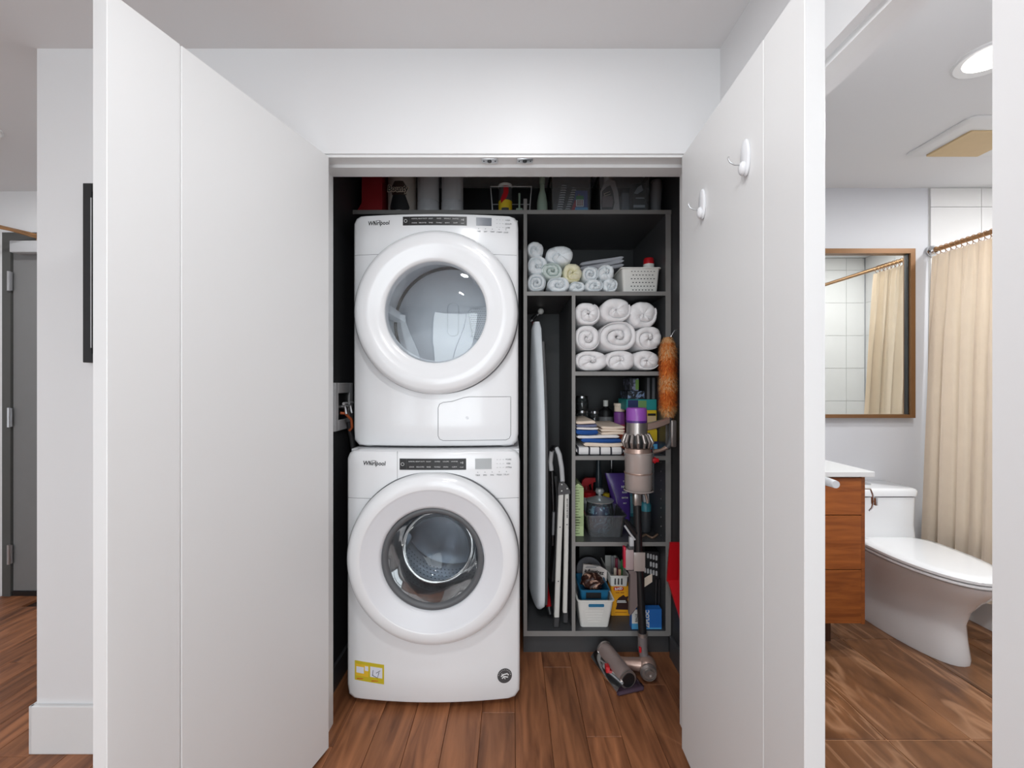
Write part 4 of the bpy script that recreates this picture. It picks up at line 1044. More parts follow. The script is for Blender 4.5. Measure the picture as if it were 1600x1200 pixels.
def rail(pts, wd, dp, nm, m, yy=ys, par=SS):
    rings = []
    for (px, py) in pts:
        x, z = PX(px, yy), PZ(py, yy); rings.append([(x + a * wd / 2, yy + c * dp / 2, z) for a, c in ((-1, -.7), (-.7, -1), (.7, -1), (1, -.7), (1, .7), (.7, 1), (-.7, 1), (-1, .7))])
    return B().loft(rings).obj(nm, m, par, smooth=False)
alum = mat('white_rail_metal', (222, 221, 216), .4)
rl = rail([(876.5, 768), (873, 860), (869.5, 963)], .024, .03, 'rail', alum)
rl2 = rail([(885.5, 768), (884.5, 860), (882.5, 955)], .021, .03, 'rail', alum, ys + .0)
rail([(892.5, 770), (892, 950)], .007, .03, 'rail', mgry, ys + .02)
rail([(869.8, 962), (868.8, 976.5)], .027, .034, 'foot', dgry)
rail([(883.5, 954), (883.2, 970)], .025, .034, 'foot', dgry, ys + .02)
B().prism([(PX(a, ys), PZ(c, ys)) for a, c in [(873, 753), (880, 751), (886, 758), (890.5, 766), (890.5, 770), (871.5, 772), (871.5, 760)]], ys - .019, ys + .02).obj('hinge_plate', dgry, SS, smooth=False)
b = B()
for (a, c) in ((877, 755.5), (877, 765.5), (885.5, 762)): b.lathe([(.0001, -.003), (.0028, -.002), (.0035, 0)], (PX(a, ys), ys - .019, PZ(c, ys)), 10, 'Y')
b.obj('rivet', wicker, SS)
for (a, c, par) in ((874.5, 822, rl), (885.3, 818, rl2), (871.8, 906, rl)): B().lathe([(.0001, -.003), (.0022, -.002), (.003, 0)], (PX(a, ys), ys - .0155, PZ(c, ys)), 10, 'Y').obj('screw', dgry, par)
B().tube([pp(879, 752, ys), pp(877.5, 730, ys), pp(874, 710, ys), pp(870, 701, ys + .01), pp(865, 699, ys + .03), pp(862, 706, ys + .05), pp(860, 722, ys + .05), pp(861.5, 735, ys + .05)], .0115, 12).obj('grab_handle', lgry, SS)
B().tube([pp(868.5, 701, ys + .005), pp(864.5, 699.5, ys + .03), pp(862.5, 703, ys + .045)], .0128, 12).obj('grip', blk, SS)
rail([(862, 735), (864, 790), (863, 850)], .010, .05, 'step_edge', blk, ys + .09)
rail([(866, 740), (869, 765), (867, 850), (862, 900)], .018, .12, 'step', black_c, ys + .14)
rail([(865, 800), (864, 835)], .012, .02, 'step_stop', mgry, ys + .06)
b = B()
for i in range(11):
    py = 778 + i * 2.8; b.box(PX(885.6, ys) - .0022, PX(885.6, ys) + .0022, ys - .0158, ys - .0149, PZ(py, ys), PZ(py + (1.6 if i % 3 else 2.2), ys))
b.obj('rail_print', ink, rl2, smooth=False)

# ------------------------------------------------------------------ linens shelf (s3)
z3 = ZS['s3']; y3 = YU + .02
G = 'folded linens on the third shelf'
zb0 = PZ(z3, 1)
def px_z(z, y_): return 600 - (z - CH) * F / y_
base = px_z(z3 + .0008, y3)
folded('folded_cloth', 'white cloth with black stripes at the bottom of the linen stack', 900, 976, 698.5, base, y3, .3, ringcl, n=1, wav=0, group=G, seed=2)
folded('folded_cloth', 'thin white and cream folded cloth above the striped one', 911, 975, 692, 698.4, y3, .3, creamc, n=1, group=G, fold='R', seed=3)
folded('folded_cloth', 'lower bright blue folded cloth in the linen stack', 908, 974, 685.5, 692, y3 + .002, .3, bluc, n=1, group=G, seed=4)
folded('folded_cloth', 'white folded cloth between the two blue cloths', 901, 972, 680, 685.4, y3, .3, whitec, n=1, group=G, seed=5)
folded('folded_cloth', 'cream and white folded cloths on the right half of the linen stack', 938, 977, 666, 679.6, y3 + .004, .3, creamc, n=3, group=G, fold='R', seed=6)
folded('folded_cloth', 'upper bright blue folded cloth at the left of the linen stack', 900, 937.5, 672, 679.6, y3, .3, bluc, n=1, group=G, seed=7)
folded('folded_cloth', 'white checked cloth just above the upper blue cloth', 901, 936, 668, 671.8, y3, .3, whitec, n=1, group=G, seed=8)
folded('folded_cloth', 'slate blue folded cloth under the cream top cloth', 900.5, 934, 663, 667.8, y3 + .003, .3, slate, n=1, group=G, seed=9)
folded('folded_cloth', 'cream folded cloth on the very top of the linen stack', 900, 933, 657.5, 662.8, y3, .3, creamc, n=1, group=G, seed=10)
# jars behind the stack (standing on a low riser formed by shelf back: on shelf directly)
def jar(px, y_, zb, h, rad, label, lidm=steel, bodym=None, cont=None, grp=None, name='glass_jar'):
    cx = PX(px, y_); r = thing(name, label, 'jar', (cx, y_, zb), grp)
    B().lathe([(.0001, .001), (rad * .92, .0), (rad, .008), (rad, h * .68), (rad * .86, h * .80), (rad * .84, h * .84)], (cx, y_, zb), 24).obj('jar_body', bodym or clearg, r)
    if cont: B().lathe([(.0001, .004), (rad * .86, .004), (rad * .9, h * .55), (.0001, h * .57)], (cx, y_, zb), 20).obj('contents', cont, r)
    B().lathe([(rad * .90, h * .84), (rad * .92, h * .84), (rad * .92, h * .985), (rad * .86, h), (.0001, h)], (cx, y_, zb), 24).obj('lid', lidm, r)
    return r
yj = YU + .38
zr = PZ(666, yj)
# a narrow raised ledge the jars stand on (box at the back)
r = thing('storage_box', 'dark box at the back of the third shelf under the jars', 'box', (PX(918, yj), yj, z3 + .0006))
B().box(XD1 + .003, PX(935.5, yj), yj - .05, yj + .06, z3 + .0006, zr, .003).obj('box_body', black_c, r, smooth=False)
G = 'glass jars with metal lids on the third shelf'
h1 = PZ(640, yj) - PZ(664, yj)
jar(909, yj, zr + .0005, PZ(641, yj) - zr, .038, 'lower glass jar with metal lid, beside the divider', cont=mgry, grp=G)
jar(909, yj, PZ(640.5, yj), PZ(618.5, yj) - PZ(640.5, yj), .036, 'upper glass jar with metal lid, stacked on another jar', cont=black_c, grp=G)
jar(929, yj, zr + .0005, PZ(642, yj) - zr, .030, 'small glass jar with metal lid next to the stacked pair', cont=black_c, grp=G)
yk = YU + .345
def bottle(px, y_, zb, prof, capprof, label, m, capm, lab=None, grp=None, name='bottle'):
    cx = PX(px, y_); r = thing(name, label, 'bottle', (cx, y_, zb), grp)
    B().lathe([(.0001, 0)] + prof, (cx, y_, zb), 24).obj('bottle_body', m, r)
    B().lathe(capprof, (cx, y_, zb), 18).obj('cap', capm, r)
    if lab:
        ra, a, c, lm = lab; B().lathe([(ra, a), (ra + .001, a), (ra + .001, c), (ra, c)], (cx, y_, zb), 24).obj('label_band', lm, r)
    return r
H = PZ(625, yk + .0) - (z3 + .001); 
bottle(946.5, yk + .03, z3 + .001, [(.040, 0), (.041, .005), (.041, .165), (.034, .190), (.014, .205), (.012, .215)], [(.014, .212), (.014, .245), (.0001, .245)], 'black round bottle with grey label and white cap behind the linens', black_c, wicker, (.041, .03, .155, mgry))
cx_ = PX(968, YU + .24); r = thing('jar', 'purple and orange labelled jar with cream lid beside the vacuum', 'jar', (cx_, YU + .24, z3 + .001))
yy = YU + .24
ztj = PZ(640, yy) - z3
B().lathe([(.0001, 0), (.028, 0), (.029, .004), (.029, ztj * .38)], (cx_, yy, z3 + .001), 24).obj('jar_lower', orgr, r)
B().lathe([(.029, ztj * .38), (.029, ztj * .62)], (cx_, yy, z3 + .001), 24).obj('jar_middle', mat('rose_print', (205, 90, 120), .4), r)
B().lathe([(.029, ztj * .62), (.029, ztj * .92), (.022, ztj * .95)], (cx_, yy, z3 + .001), 24).obj('jar_upper', mat('violet_print', (130, 70, 150), .4), r)
B().lathe([(.026, ztj * .95), (.027, ztj * .95), (.027, ztj * 1.09), (.03, ztj * 1.10), (.03, ztj * 1.16), (.0001, ztj * 1.17)], (cx_, yy, z3 + .001), 24).obj('lid', creamc, r)
# pile at right: blue box, yellow boxes, teal box, dark packets
G = 'boxes piled on the right of the third shelf'
yq = YU + .10
def pbox(px0, px1, py0, py1, y_, d, m, label, name='carton', zb=None, grp=G):
    z0 = PZ(py1, y_) if zb is None else zb
    r = thing(name, label, 'box', (PX((px0 + px1) / 2, y_), y_ + d / 2, z0), grp)
    B().box(PX(px0, y_), PX(px1, y_), y_, y_ + d, z0, PZ(py0, y_), .0015).obj('carton_body', m, r, smooth=False); return r
r = pbox(1000, 1030, 690, 712, yq, .16, navy, 'blue box at the bottom of the pile beside the vacuum', zb=z3 + .0006)
zz = PZ(690, yq)
bxs([(PX(1014, yq), PX(1027, yq), yq - .001, yq, z3 + .018, zz - .012)], 'light_blue_panel', cyan, r)
bxs([(PX(1010, yq), PX(1029, yq), yq - .001, yq, z3 + .006, z3 + .013)], 'red_stripe', redd, r)
r2 = pbox(1000, 1027, 672, 689.8, yq, .16, yel, 'plain yellow box with black handle print above the blue box')
bxs([(PX(1013, yq), PX(1015, yq), yq - .001, yq, PZ(683, yq), PZ(676, yq))], 'black_print', ink, r2)
r3 = pbox(1000, 1026, 641, 671.8, yq, .16, yel, 'tall yellow box with beige panel and black name band')
bxs([(PX(1011, yq), PX(1025, yq), yq - .001, yq, PZ(665, yq), PZ(650, yq))], 'beige_panel', tanm, r3)
bxs([(PX(1012, yq), PX(1024.5, yq), yq - .002, yq - .001, PZ(649.5, yq), PZ(646, yq))], 'name_band', ink, r3)
text('ABCDEFG', .008, (PX(1018.3, yq), yq - .0025, PZ(647.8, yq)), wink, r3) if False else None
r4 = pbox(979, 1026, 624, 640.8, yq, .16, teal, 'teal box with printed end lying on the yellow box')
bxs([(PX(981, yq), PX(997, yq), yq - .001, yq, PZ(639.5, yq), PZ(625, yq))], 'navy_panel', navy, r4)
bxs([(PX(997, yq), PX(1010, yq), yq - .001, yq, PZ(638, yq), PZ(626, yq))], 'green_panel', mat('moss_print', (110, 150, 90), .5), r4)
o = pbox(981, 1007, 611, 623.8, yq + .01, .14, foodp, 'dark grey speckled box on the teal box')
pk = pbox(984, 998, 591, 610.8, yq + .02, .12, swirls('grey_green_print', (40, 46, 54), (130, 134, 160), 18), 'dark packet with grey and green print on the top of the pile')
bxs([(PX(999 - 6, yq + .02), PX(998, yq + .02), yq + .019, yq + .02, PZ(609, yq + .02), PZ(593, yq + .02))], 'green_strip', mat('green_strip', (110, 150, 70), .5), pk)
pbox(1008, 1026, 590, 623.8, yq + .01, .14, striped('black_grey_print', (20, 20, 22), (96, 98, 102), 12, 0), 'black packet with white streaks beside the orange duster')

# ------------------------------------------------------------------ orange duster and red dustpan on the right closet wall
dx, dyy = .698, 1.905
r = thing('duster', 'fluffy orange lambswool duster hanging at the right of the closet', 'duster', (dx, dyy, PZ(655, dyy)))
zt_, zb_ = PZ(527, dyy), PZ(650, dyy)
rnd = random.Random(5); b = B(); fm = []
prof = []
for k in range(14):
    t = k / 13; prof.append((max(.0005, .030 * math.sin(min(1, t * 5) * PI / 2) * (1 if t < .8 else math.cos((t - .8) / .2 * PI / 2 * .8))), zb_ + (zt_ - zb_) * t))
b.lathe(prof, (dx, dyy, 0), 16)
nb = len(b.bm.faces)
for i in range(5200):
    t = rnd.random(); a = rnd.uniform(0, 2 * PI); k = min(1, t * 5 + .5) * (1 if t < .82 else math.cos((t - .82) / .18 * PI / 2 * .75))
    z = zb_ + (zt_ - zb_) * t; rr = .026 * k
    p = Vector((dx + rr * math.cos(a), dyy + rr * math.sin(a), z)); out = Vector((math.cos(a), math.sin(a), rnd.uniform(-.9, .4))).normalized()
    ln = rnd.uniform(.014, .024) * (.5 + .5 * k); tg = Vector((-math.sin(a), math.cos(a), 0)) * rnd.uniform(.001, .0022)
    q1, q2 = b.bm.verts.new(p + tg), b.bm.verts.new(p - tg); m1 = p + out * ln * .6; m2 = p + out * ln + Vector((rnd.uniform(-.005, .005), rnd.uniform(-.005, .005), -.008))
    q3, q4 = b.bm.verts.new(m1 - tg * .7), b.bm.verts.new(m1 + tg * .7); q5 = b.bm.verts.new(m2)
    f1 = b.bm.faces.new((q1, q2, q3, q4)); f2 = b.bm.faces.new((q4, q3, q5))
    band = math.sin(t * 16 + 1) + rnd.uniform(-.9, .9)
    mi = 1 if (t > .93 or band > .55) else 2 if band < -.6 else 0
    f1.material_index = mi; f2.material_index = mi
o = b.obj('fluff', [fur1, fur2, fur3], r, smooth=False); o['kind'] = 'stuff'
B().tube([(dx, dyy, zb_ + .02), (dx, dyy, zb_ - .002), (dx, dyy, zb_ - .012)], [.012, .011, .009], 12).obj('handle', steel, r)
B().tube([(dx, dyy, zt_ - .02), (dx + .03, dyy, zt_ + .03), (.744, dyy, zt_ + .035)], .0025, 6).obj('hanging_loop', steel, r)
r = thing('dustpan', 'bright red dustpan hanging low on the right closet wall', 'dustpan', (.72, 1.82, PZ(960, 1.82)))
zt_, zb_ = PZ(850, 1.84), PZ(958, 1.82)
b = B(); b.prism([(1.90, zb_ + .10), (1.86, zt_), (1.74, zt_ + .02), (1.68, zb_ + .03), (1.76, zb_)], .7385, .7425, 'YZ')
b.prism([(1.905, zb_ + .10), (1.865, zt_), (1.855, zt_), (1.893, zb_ + .10)], .690, .739, 'YZ')
b.prism([(1.905, zb_ + .10), (1.76, zb_), (1.76, zb_ + .008), (1.895, zb_ + .11)], .695, .739, 'YZ')
b.obj('pan', redp, r, smooth=False)
B().tube([(.732, 1.79, zt_ + .01), (.732, 1.79, zt_ + .12)], [.012, .009], 10).obj('handle', redp, r)

# ------------------------------------------------------------------ cordless stick vacuum
yv = 1.868
V = thing('stick_vacuum', 'cordless stick vacuum with purple top leaning before the shelves', 'vacuum', (PX(1003, yv), yv, .0))
def C(px, y_=yv): return PX(px, y_)
def Zz(py, y_=yv): return PZ(py, y_)
cx_ = C(995)
def lz(prof, px, nm, m, n=28, par=V, y_=yv, sx=1): return B().lathe(prof, (C(px, y_), y_, 0), n, sx=sx).obj(nm, m, par, angle=40)
u = yv / F
lz([(.0001, Zz(637)), (14 * u, Zz(637)), (15.6 * u, Zz(639)), (16 * u, Zz(656.5))], 994.5, 'filter_cap', purpv)
lz([(16.1 * u, Zz(656.5)), (16.1 * u, Zz(660)), (15.8 * u, Zz(660))], 994.5, 'filter_ring', dpurp)
lz([(15.6 * u, Zz(660)), (15.8 * u, Zz(679)), (13 * u, Zz(681))], 995, 'motor_housing', nickel)
mot = lz([(15 * u, Zz(678)), (18 * u, Zz(684)), (19 * u, Zz(694)), (17 * u, Zz(699)), (18.5 * u, Zz(701)), (19 * u, Zz(705)), (12 * u, Zz(706))], 996, 'cyclone_body', blk)
for k in range(14):
    a = 2 * PI * k / 14; X, Y = math.cos(a), math.sin(a)
    b = B(); b.tube([(C(995.5) + X * 13.5 * u, yv + Y * 13.5 * u, Zz(677)), (C(995.5) + X * 18 * u, yv + Y * 18 * u, Zz(679)), (C(996) + X * 22.5 * u, yv + Y * 22.5 * u, Zz(690)), (C(996) + X * 20 * u, yv + Y * 20 * u, Zz(698))], [.0045, .0075, .0085, .005], 10)
    b.obj('cyclone_cone', nickel, mot)
lz([(17 * u, Zz(699)), (19.5 * u, Zz(700)), (20 * u, Zz(706)), (21 * u, Zz(707))], 996.5, 'collar', copperp)
bn = lz([(20.5 * u, Zz(706)), (21.5 * u, Zz(707)), (21.3 * u, Zz(762)), (18 * u, Zz(768)), (8 * u, Zz(770)), (.0001, Zz(770))], 997.5, 'dust_bin', smoke)
lz([(13 * u, Zz(706)), (14 * u, Zz(735)), (15 * u, Zz(737)), (15 * u, Zz(762)), (.0001, Zz(764))], 997.5, 'inner_shroud', mat('shroud_mesh', (222, 208, 202), .5, bump=.4, bscale=500), par=bn)
lz([(21.8 * u, Zz(736.5)), (22.0 * u, Zz(738)), (21.6 * u, Zz(739))], 997.5, 'bin_ring', copperp, par=bn)
lz([(21.6 * u, Zz(764)), (23.5 * u, Zz(765.5)), (21 * u, Zz(767)), (16 * u, Zz(769))], 997.5, 'bin_lid_rim', smoke, par=bn)
B().box(C(1019), C(1021.5), yv - .006, yv + .006, Zz(766), Zz(697), .001).obj('release_rail', dgry, V)
b = B(); b.box(C(1019), C(1029), yv - .008, yv + .008, Zz(722), Zz(716), .003); b.box(C(1018), C(1024), yv - .006, yv + .004, Zz(724), Zz(714), .002); b.obj('release_catch', redp, V)
B().box(C(989.5), C(1001), yv - .017, yv + .017, Zz(789), Zz(769), .004).obj('wand_socket', nickel, V)
b = B(); b.tube([(C(1006), yv, Zz(768)), (C(1010), yv, Zz(775)), (C(1012), yv, Zz(786))], .0065, 8); b.obj('inlet_clip', nickel, V)
# handle and battery grip, reaching right
b = B(); rings = []
for px, py, hh in ((1010, 667, 5.5), (1022, 664.5, 5.5), (1034, 661, 5), (1044, 657, 4.5)):
    rings.append([(C(px), yv + a * .018, Zz(py) + c * hh * u) for a, c in ((-1, -.7), (-.7, -1), (.7, -1), (1, -.7), (1, .7), (.7, 1), (-.7, 1), (-1, .7))])
b.loft(rings).obj('handle_arm', copperp, V)
b = B(); b.tube([(C(1044), yv, Zz(655)), (C(1049), yv, Zz(662)), (C(1050), yv, Zz(680)), (C(1047), yv, Zz(694)), (C(1042), yv, Zz(700))], [.014, .015, .014, .015, .012], 14); b.obj('grip', dgry, V)
B().box(C(1046.5), C(1055), yv - .02, yv + .02, Zz(698), Zz(656), .006).obj('battery', nickel, V)
b = B(); b.tube([(C(1020), yv, Zz(706)), (C(1032), yv, Zz(704)), (C(1042), yv, Zz(699))], [.009, .007, .010], 10); b.obj('lower_arm', copperp, V)
# wand
B().tube([(C(995.5), yv, Zz(788)), (C(998), yv, Zz(880)), (C(1004), yv, Zz(989))], .0175, 20).obj('wand', blk, V)
B().tube([(C(1004), yv, Zz(988)), (C(1004.2), yv, Zz(993.5))], .0215, 20).obj('wand_collar', nickel, V)
B().tube([(C(1004.2), yv, Zz(993)), (C(1004), yv, Zz(1012)), (C(1006), yv - .005, Zz(1026)), (C(1008), yv - .01, Zz(1036))], [.021, .021, .019, .021], 18).obj('neck', mat('grey_neck', (112, 104, 104), .4), V)
B().box(C(996.5), C(1000), yv - .024, yv - .012, Zz(1015), Zz(1007), .002).obj('red_button', redp, V)
jx, jy, jz = C(1008), yv - .02, .048
b = B(); b.sphere((jx, jy, jz), .042, (1, 1.05, .95), 24); b.obj('ball_joint', copperp, V)
b = B(); b.lathe([(.034, .0), (.036, -.012), (.030, -.022), (.027, -.022), (.026, -.016), (.019, -.016), (.018, -.026), (.010, -.026), (.009, -.02), (.0001, -.02)], (jx - .004, jy - .030, jz - .004), 28, 'Y'); b.obj('joint_wheel', nickel, V)
hx0 = Vector((PX(944, 1.96), 1.955, .052)); hx1 = Vector((PX(981, 1.765), 1.765, .045))
d = (hx1 - hx0).normalized(); mid = hx0.lerp(hx1, .52)
B().tube([(jx - .02, jy, jz + .004), (mid + Vector((.045, 0, .004))), mid + Vector((.02, 0, .004))], [.028, .024, .026], 16).obj('head_neck', copperp, V)
rings = []
side = Vector((-d.y, d.x, 0)).normalized()
hp = []
for k in range(9):
    t = k / 8; c = hx0.lerp(hx1, t); rr = .036 if 0 < k < 8 else .031
    rings.append([c + side * (rr * math.cos(a * PI / 12)) + Vector((0, 0, rr * .98 * math.sin(a * PI / 12))) for a in range(24)])
hd = B().loft(rings).obj('head_cover', mat('mauve_grey_plastic', (150, 134, 130), .3, metal=.2, var=.1), V, angle=50)
for cc, s_ in ((hx0, -1), (hx1, 1)):
    b = B(); b.tube([cc - d * s_ * .004, cc + d * s_ * .003], .037, 24); b.obj('end_ring', nickel, hd)
    b = B(); b.tube([cc + d * s_ * .003, cc + d * s_ * .006], .029, 20); b.obj('roller_end', blk, hd)
# transparent skirt around the head
rings = []
for (sx_, zz_) in ((-.062, .004), (-.064, .020), (-.052, .036), (-.030, .050)):
    rings.append([hx0 - d * .012 + side * sx_ + Vector((0, 0, zz_ - hx0.z)), hx0.lerp(hx1, .5) + side * sx_ + Vector((0, 0, zz_ - (hx0.z + hx1.z) / 2)), hx1 + d * .020 + side * sx_ + Vector((0, 0, zz_ - hx1.z))])
sk = B(); sk.loft(rings, False, False, closed=False)
rings2 = []
for (sx_, zz_) in ((.062, .004), (.064, .018), (.054, .032), (.032, .046)):
    rings2.append([hx0 - d * .012 + side * sx_ + Vector((0, 0, zz_ - hx0.z)), hx0.lerp(hx1, .5) + side * sx_ + Vector((0, 0, zz_ - (hx0.z + hx1.z) / 2)), hx1 + d * .020 + side * sx_ + Vector((0, 0, zz_ - hx1.z))])
sk.loft(rings2, False, False, closed=False)
sk.obj('clear_skirt', glassy('purple_clear_plastic', (190, 170, 190), .55, .1, 1.8), hd)
b = B()
for s_ in (-.056, .058): b.tube([hx0 - d * .012 + side * s_ + Vector((0, 0, .010 - hx0.z)), hx1 + d * .018 + side * s_ + Vector((0, 0, .010 - hx1.z))], .006, 8)
b.tube([hx1 + d * .018 + side * -.056 + Vector((0, 0, .010 - hx1.z)), hx1 + d * .018 + side * .058 + Vector((0, 0, .010 - hx1.z))], .008, 8)
b.prism([((hx0 - d * .012 + side * -.056).x, (hx0 - d * .012 + side * -.056).y), ((hx0 - d * .012 + side * .058).x, (hx0 - d * .012 + side * .058).y), ((hx1 + d * .018 + side * .058).x, (hx1 + d * .018 + side * .058).y), ((hx1 + d * .018 + side * -.056).x, (hx1 + d * .018 + side * -.056).y)], .006, .012, 'XY')
b.obj('base_edge', mat('dark_mauve_plastic', (78, 62, 76), .35), hd)
c = hx0.lerp(hx1, .55) + side * (-.045 if side.x > 0 else .045) + Vector((0, 0, -.005))
B().box(c.x - .010, c.x + .008, c.y - .016, c.y + .014, c.z - .012, c.z + .014, .004).obj('red_latch', redp, hd)
# accessory clip with small tools on the wand
b = B(); b.box(C(976), C(989), yv - .016, yv + .016, Zz(889), Zz(857), .005); b.obj('mini_tool_neck', mat('pink_grey_plastic', (170, 150, 150), .4, var=.1), V)
B().box(C(973.5), C(977), yv - .014, yv + .012, Zz(886), Zz(853), .003).obj('mini_tool_red_edge', mat('crimson_plastic', (190, 30, 60), .4), V)
b = B(); b.tube([(C(976), yv - .01, Zz(812)), (C(984), yv - .01, Zz(822)), (C(992), yv - .008, Zz(833))], [.011, .012, .012], 8); b.obj('brush_tool', blk, V)
b = B(); b.tube([(C(975), yv - .012, Zz(820)), (C(983), yv - .012, Zz(832)), (C(991), yv - .010, Zz(842))], .0045, 8); b.obj('brush_tool_edge', lgry, V)
B().box(C(983), C(989.5), yv - .012, yv + .012, Zz(853), Zz(838), .003).obj('tool_tube', lgry, V)
B().box(C(980.5), C(990), yv - .014, yv + .014, Zz(858), Zz(852), .002).obj('tool_collar', dgry, V)
B().box(C(988), C(1005.5), yv - .026, yv - .018, Zz(889), Zz(860), .002).obj('tool_clip', smoke, V)
b = B(); b.loft([[(C(980), yv - .01, Zz(890)), (C(990), yv - .01, Zz(890)), (C(990), yv + .02, Zz(890)), (C(980), yv + .02, Zz(890))], [(C(983.5), yv - .012, Zz(896)), (C(993.5), yv - .012, Zz(893)), (C(993.5), yv + .016, Zz(893)), (C(983.5), yv + .016, Zz(896))], [(C(983), yv - .012, Zz(960)), (C(995), yv - .012, Zz(945)), (C(995), yv + .016, Zz(945)), (C(983), yv + .016, Zz(960))], [(C(984), yv, Zz(962)), (C(989), yv, Zz(958)), (C(989), yv + .012, Zz(958)), (C(984), yv + .012, Zz(962))]])
b.obj('crevice_tool', mat('taupe_plastic', (112, 98, 96), .45), V)

# ------------------------------------------------------------------ shelf 4 things
z4 = ZS['s4']; ya = YU + .075
r = thing('carton', 'tall pale green printed carton beside the divider on the fourth shelf', 'box', (PX(907, ya), ya + .1, z4 + .0006))
B().box(XD1 + .004, PX(912, ya), ya, ya + .2, z4 + .0006, PZ(762, ya), .001).obj('carton_body', grn, r, smooth=False)
B().prism([(XD1 + .004, PZ(761.9, ya)), (PX(912, ya), PZ(761.9, ya)), ((XD1 + PX(912, ya)) / 2, PZ(755, ya + .02))], ya + .01, ya + .19).obj('carton_top', grn, r, smooth=False)
items = []
rnd = random.Random(3)
for k in range(17):
    zz = PZ(766 + k * 4.2, ya); items.append((XD1 + .006, XD1 + .006 + rnd.uniform(.018, .030), ya - .0006, ya, zz - .0025, zz + .0008))
bxs(items, 'carton_print', mat('olive_ink', (110, 130, 80), .6), r)
bxs([(XD1 + .006, PX(911, ya), ya - .0006, ya, PZ(822, ya), PZ(806, ya))], 'nutrition_panel', mat('pale_olive', (170, 190, 140), .6), r)
# red spray bottle
yy = YU + .40; cx_ = PX(916, yy)
r = thing('spray_bottle', 'dark spray bottle with bright red trigger head behind the glass jar', 'bottle', (cx_, yy, z4 + .001))
B().lathe([(.0001, 0), (.032, 0), (.034, .01), (.034, .12), (.018, .16), (.013, .17)], (cx_, yy, z4 + .001), 20).obj('bottle_body', redd, r)
B().prism([(cx_ - .012, PZ(768, yy)), (cx_ + .006, PZ(768, yy)), (cx_ + .012, PZ(757, yy)), (cx_ + .025, PZ(755, yy)), (cx_ + .030, PZ(766, yy)), (cx_ + .034, PZ(766, yy)), (cx_ + .038, PZ(753, yy)), (cx_ + .05, PZ(752, yy)), (cx_ + .05, PZ(746, yy)), (cx_ - .005, PZ(746, yy)), (cx_ - .022, PZ(750, yy)), (cx_ - .028, PZ(756, yy))], yy - .012, yy + .012).obj('trigger_head', redp, r, smooth=False)
yy = YU + .36
bx_ = PX(924, yy); o = B().lathe([(.0001, .085), (.03, .085), (.044, .07), (.046, .055), (.046, 0), (.0001, 0)], (bx_ + .012, yy - .05, PZ(790, yy)), 24).obj('lid', redp) if False else None
# tall dark bottle
bottle(935, YU + .44, z4 + .001, [(.02, 0), (.022, .01), (.022, .20), (.013, .25), (.011, .33)], [(.0135, .33), (.0135, .345), (.009, .35), (.0001, .352)], 'tall thin dark bottle at the back of the fourth shelf', mat('slate_glass', (56, 66, 74), .25), steel)
bottle(955.5, YU + .46, z4 + .001, [(.018, 0), (.02, .01), (.02, .2), (.006, .25)], [(.006, .25), (.006, .30), (.0001, .302)], 'small dark bottle with thin nozzle behind the purple bag', black_c, steel)
# clear bin with lidded glass jar of blue packets
yc = YU + .045; x0, x1 = PX(913, yc), PX(980, yc); zt_ = PZ(806, yc)
r = thing('storage_bin', 'clear plastic tub holding the lidded glass jar', 'bin', ((x0 + x1) / 2, yc + .1, z4 + .0006))
tapered_shell(x0 + .012, x1 - .003, yc, yc + .21, z4 + .0006, zt_, .86, .0018, 'bin_body', clearp, r, rim=.005, r=.02)
jx_ = PX(937, yc + .1); jy_ = yc + .1
zj0 = z4 + .004; zj1 = PZ(782, jy_)
r = thing('glass_jar', 'glass jar with knobbed glass lid full of blue packets', 'jar', (jx_, jy_, zj0))
R_ = .066
B().lathe([(.0001, 0), (R_ * .8, 0), (R_, .02), (R_ * 1.02, (zj1 - zj0) * .6), (R_ * .95, zj1 - zj0)], (jx_, jy_, zj0), 36).obj('jar_body', clearg, r)
B().lathe([(.0001, .004), (R_ * .76, .004), (R_ * .94, .024), (R_ * .95, (zj1 - zj0) * .6), (R_ * .86, (zj1 - zj0) * .88), (.0001, (zj1 - zj0) * .93)], (jx_, jy_, zj0), 30).obj('packets', swirl, r)
B().lathe([(R_ * 1.05, 0), (R_ * 1.06, .004), (R_ * .7, .012), (.02, .022), (.009, .026), (.009, .032), (.018, .036), (.023, .048), (.018, .060), (.0001, .064)], (jx_, jy_, zj1), 32).obj('lid', chrome if False else mat('lid_glass', (176, 182, 184), .08, metal=.55, var=.1), r)
# yellow and red lids behind
for px, m, lb in ((947, yel, 'small yellow capped tub behind the glass jar knob'), (920, redp, 'wide red lidded tub behind the glass jar')):
    yy = YU + .30; rad = .018 if px == 947 else .036; cxx = PX(px, yy)
    r = thing('tub', lb, 'tub', (cxx, yy, z4 + .001))
    zz = PZ(770 if px == 947 else 767, yy)
    B().lathe([(.0001, 0), (rad * .9, 0), (rad, .01), (rad, zz - z4 - .03)], (cxx, yy, z4 + .001), 20).obj('tub_body', lgry, r)
    B().lathe([(rad * 1.03, zz - z4 - .03), (rad * 1.06, zz - z4 - .028), (rad * 1.04, zz - z4 - .004), (.0001, zz - z4)], (cxx, yy, z4 + .001), 20).obj('lid', m, r)
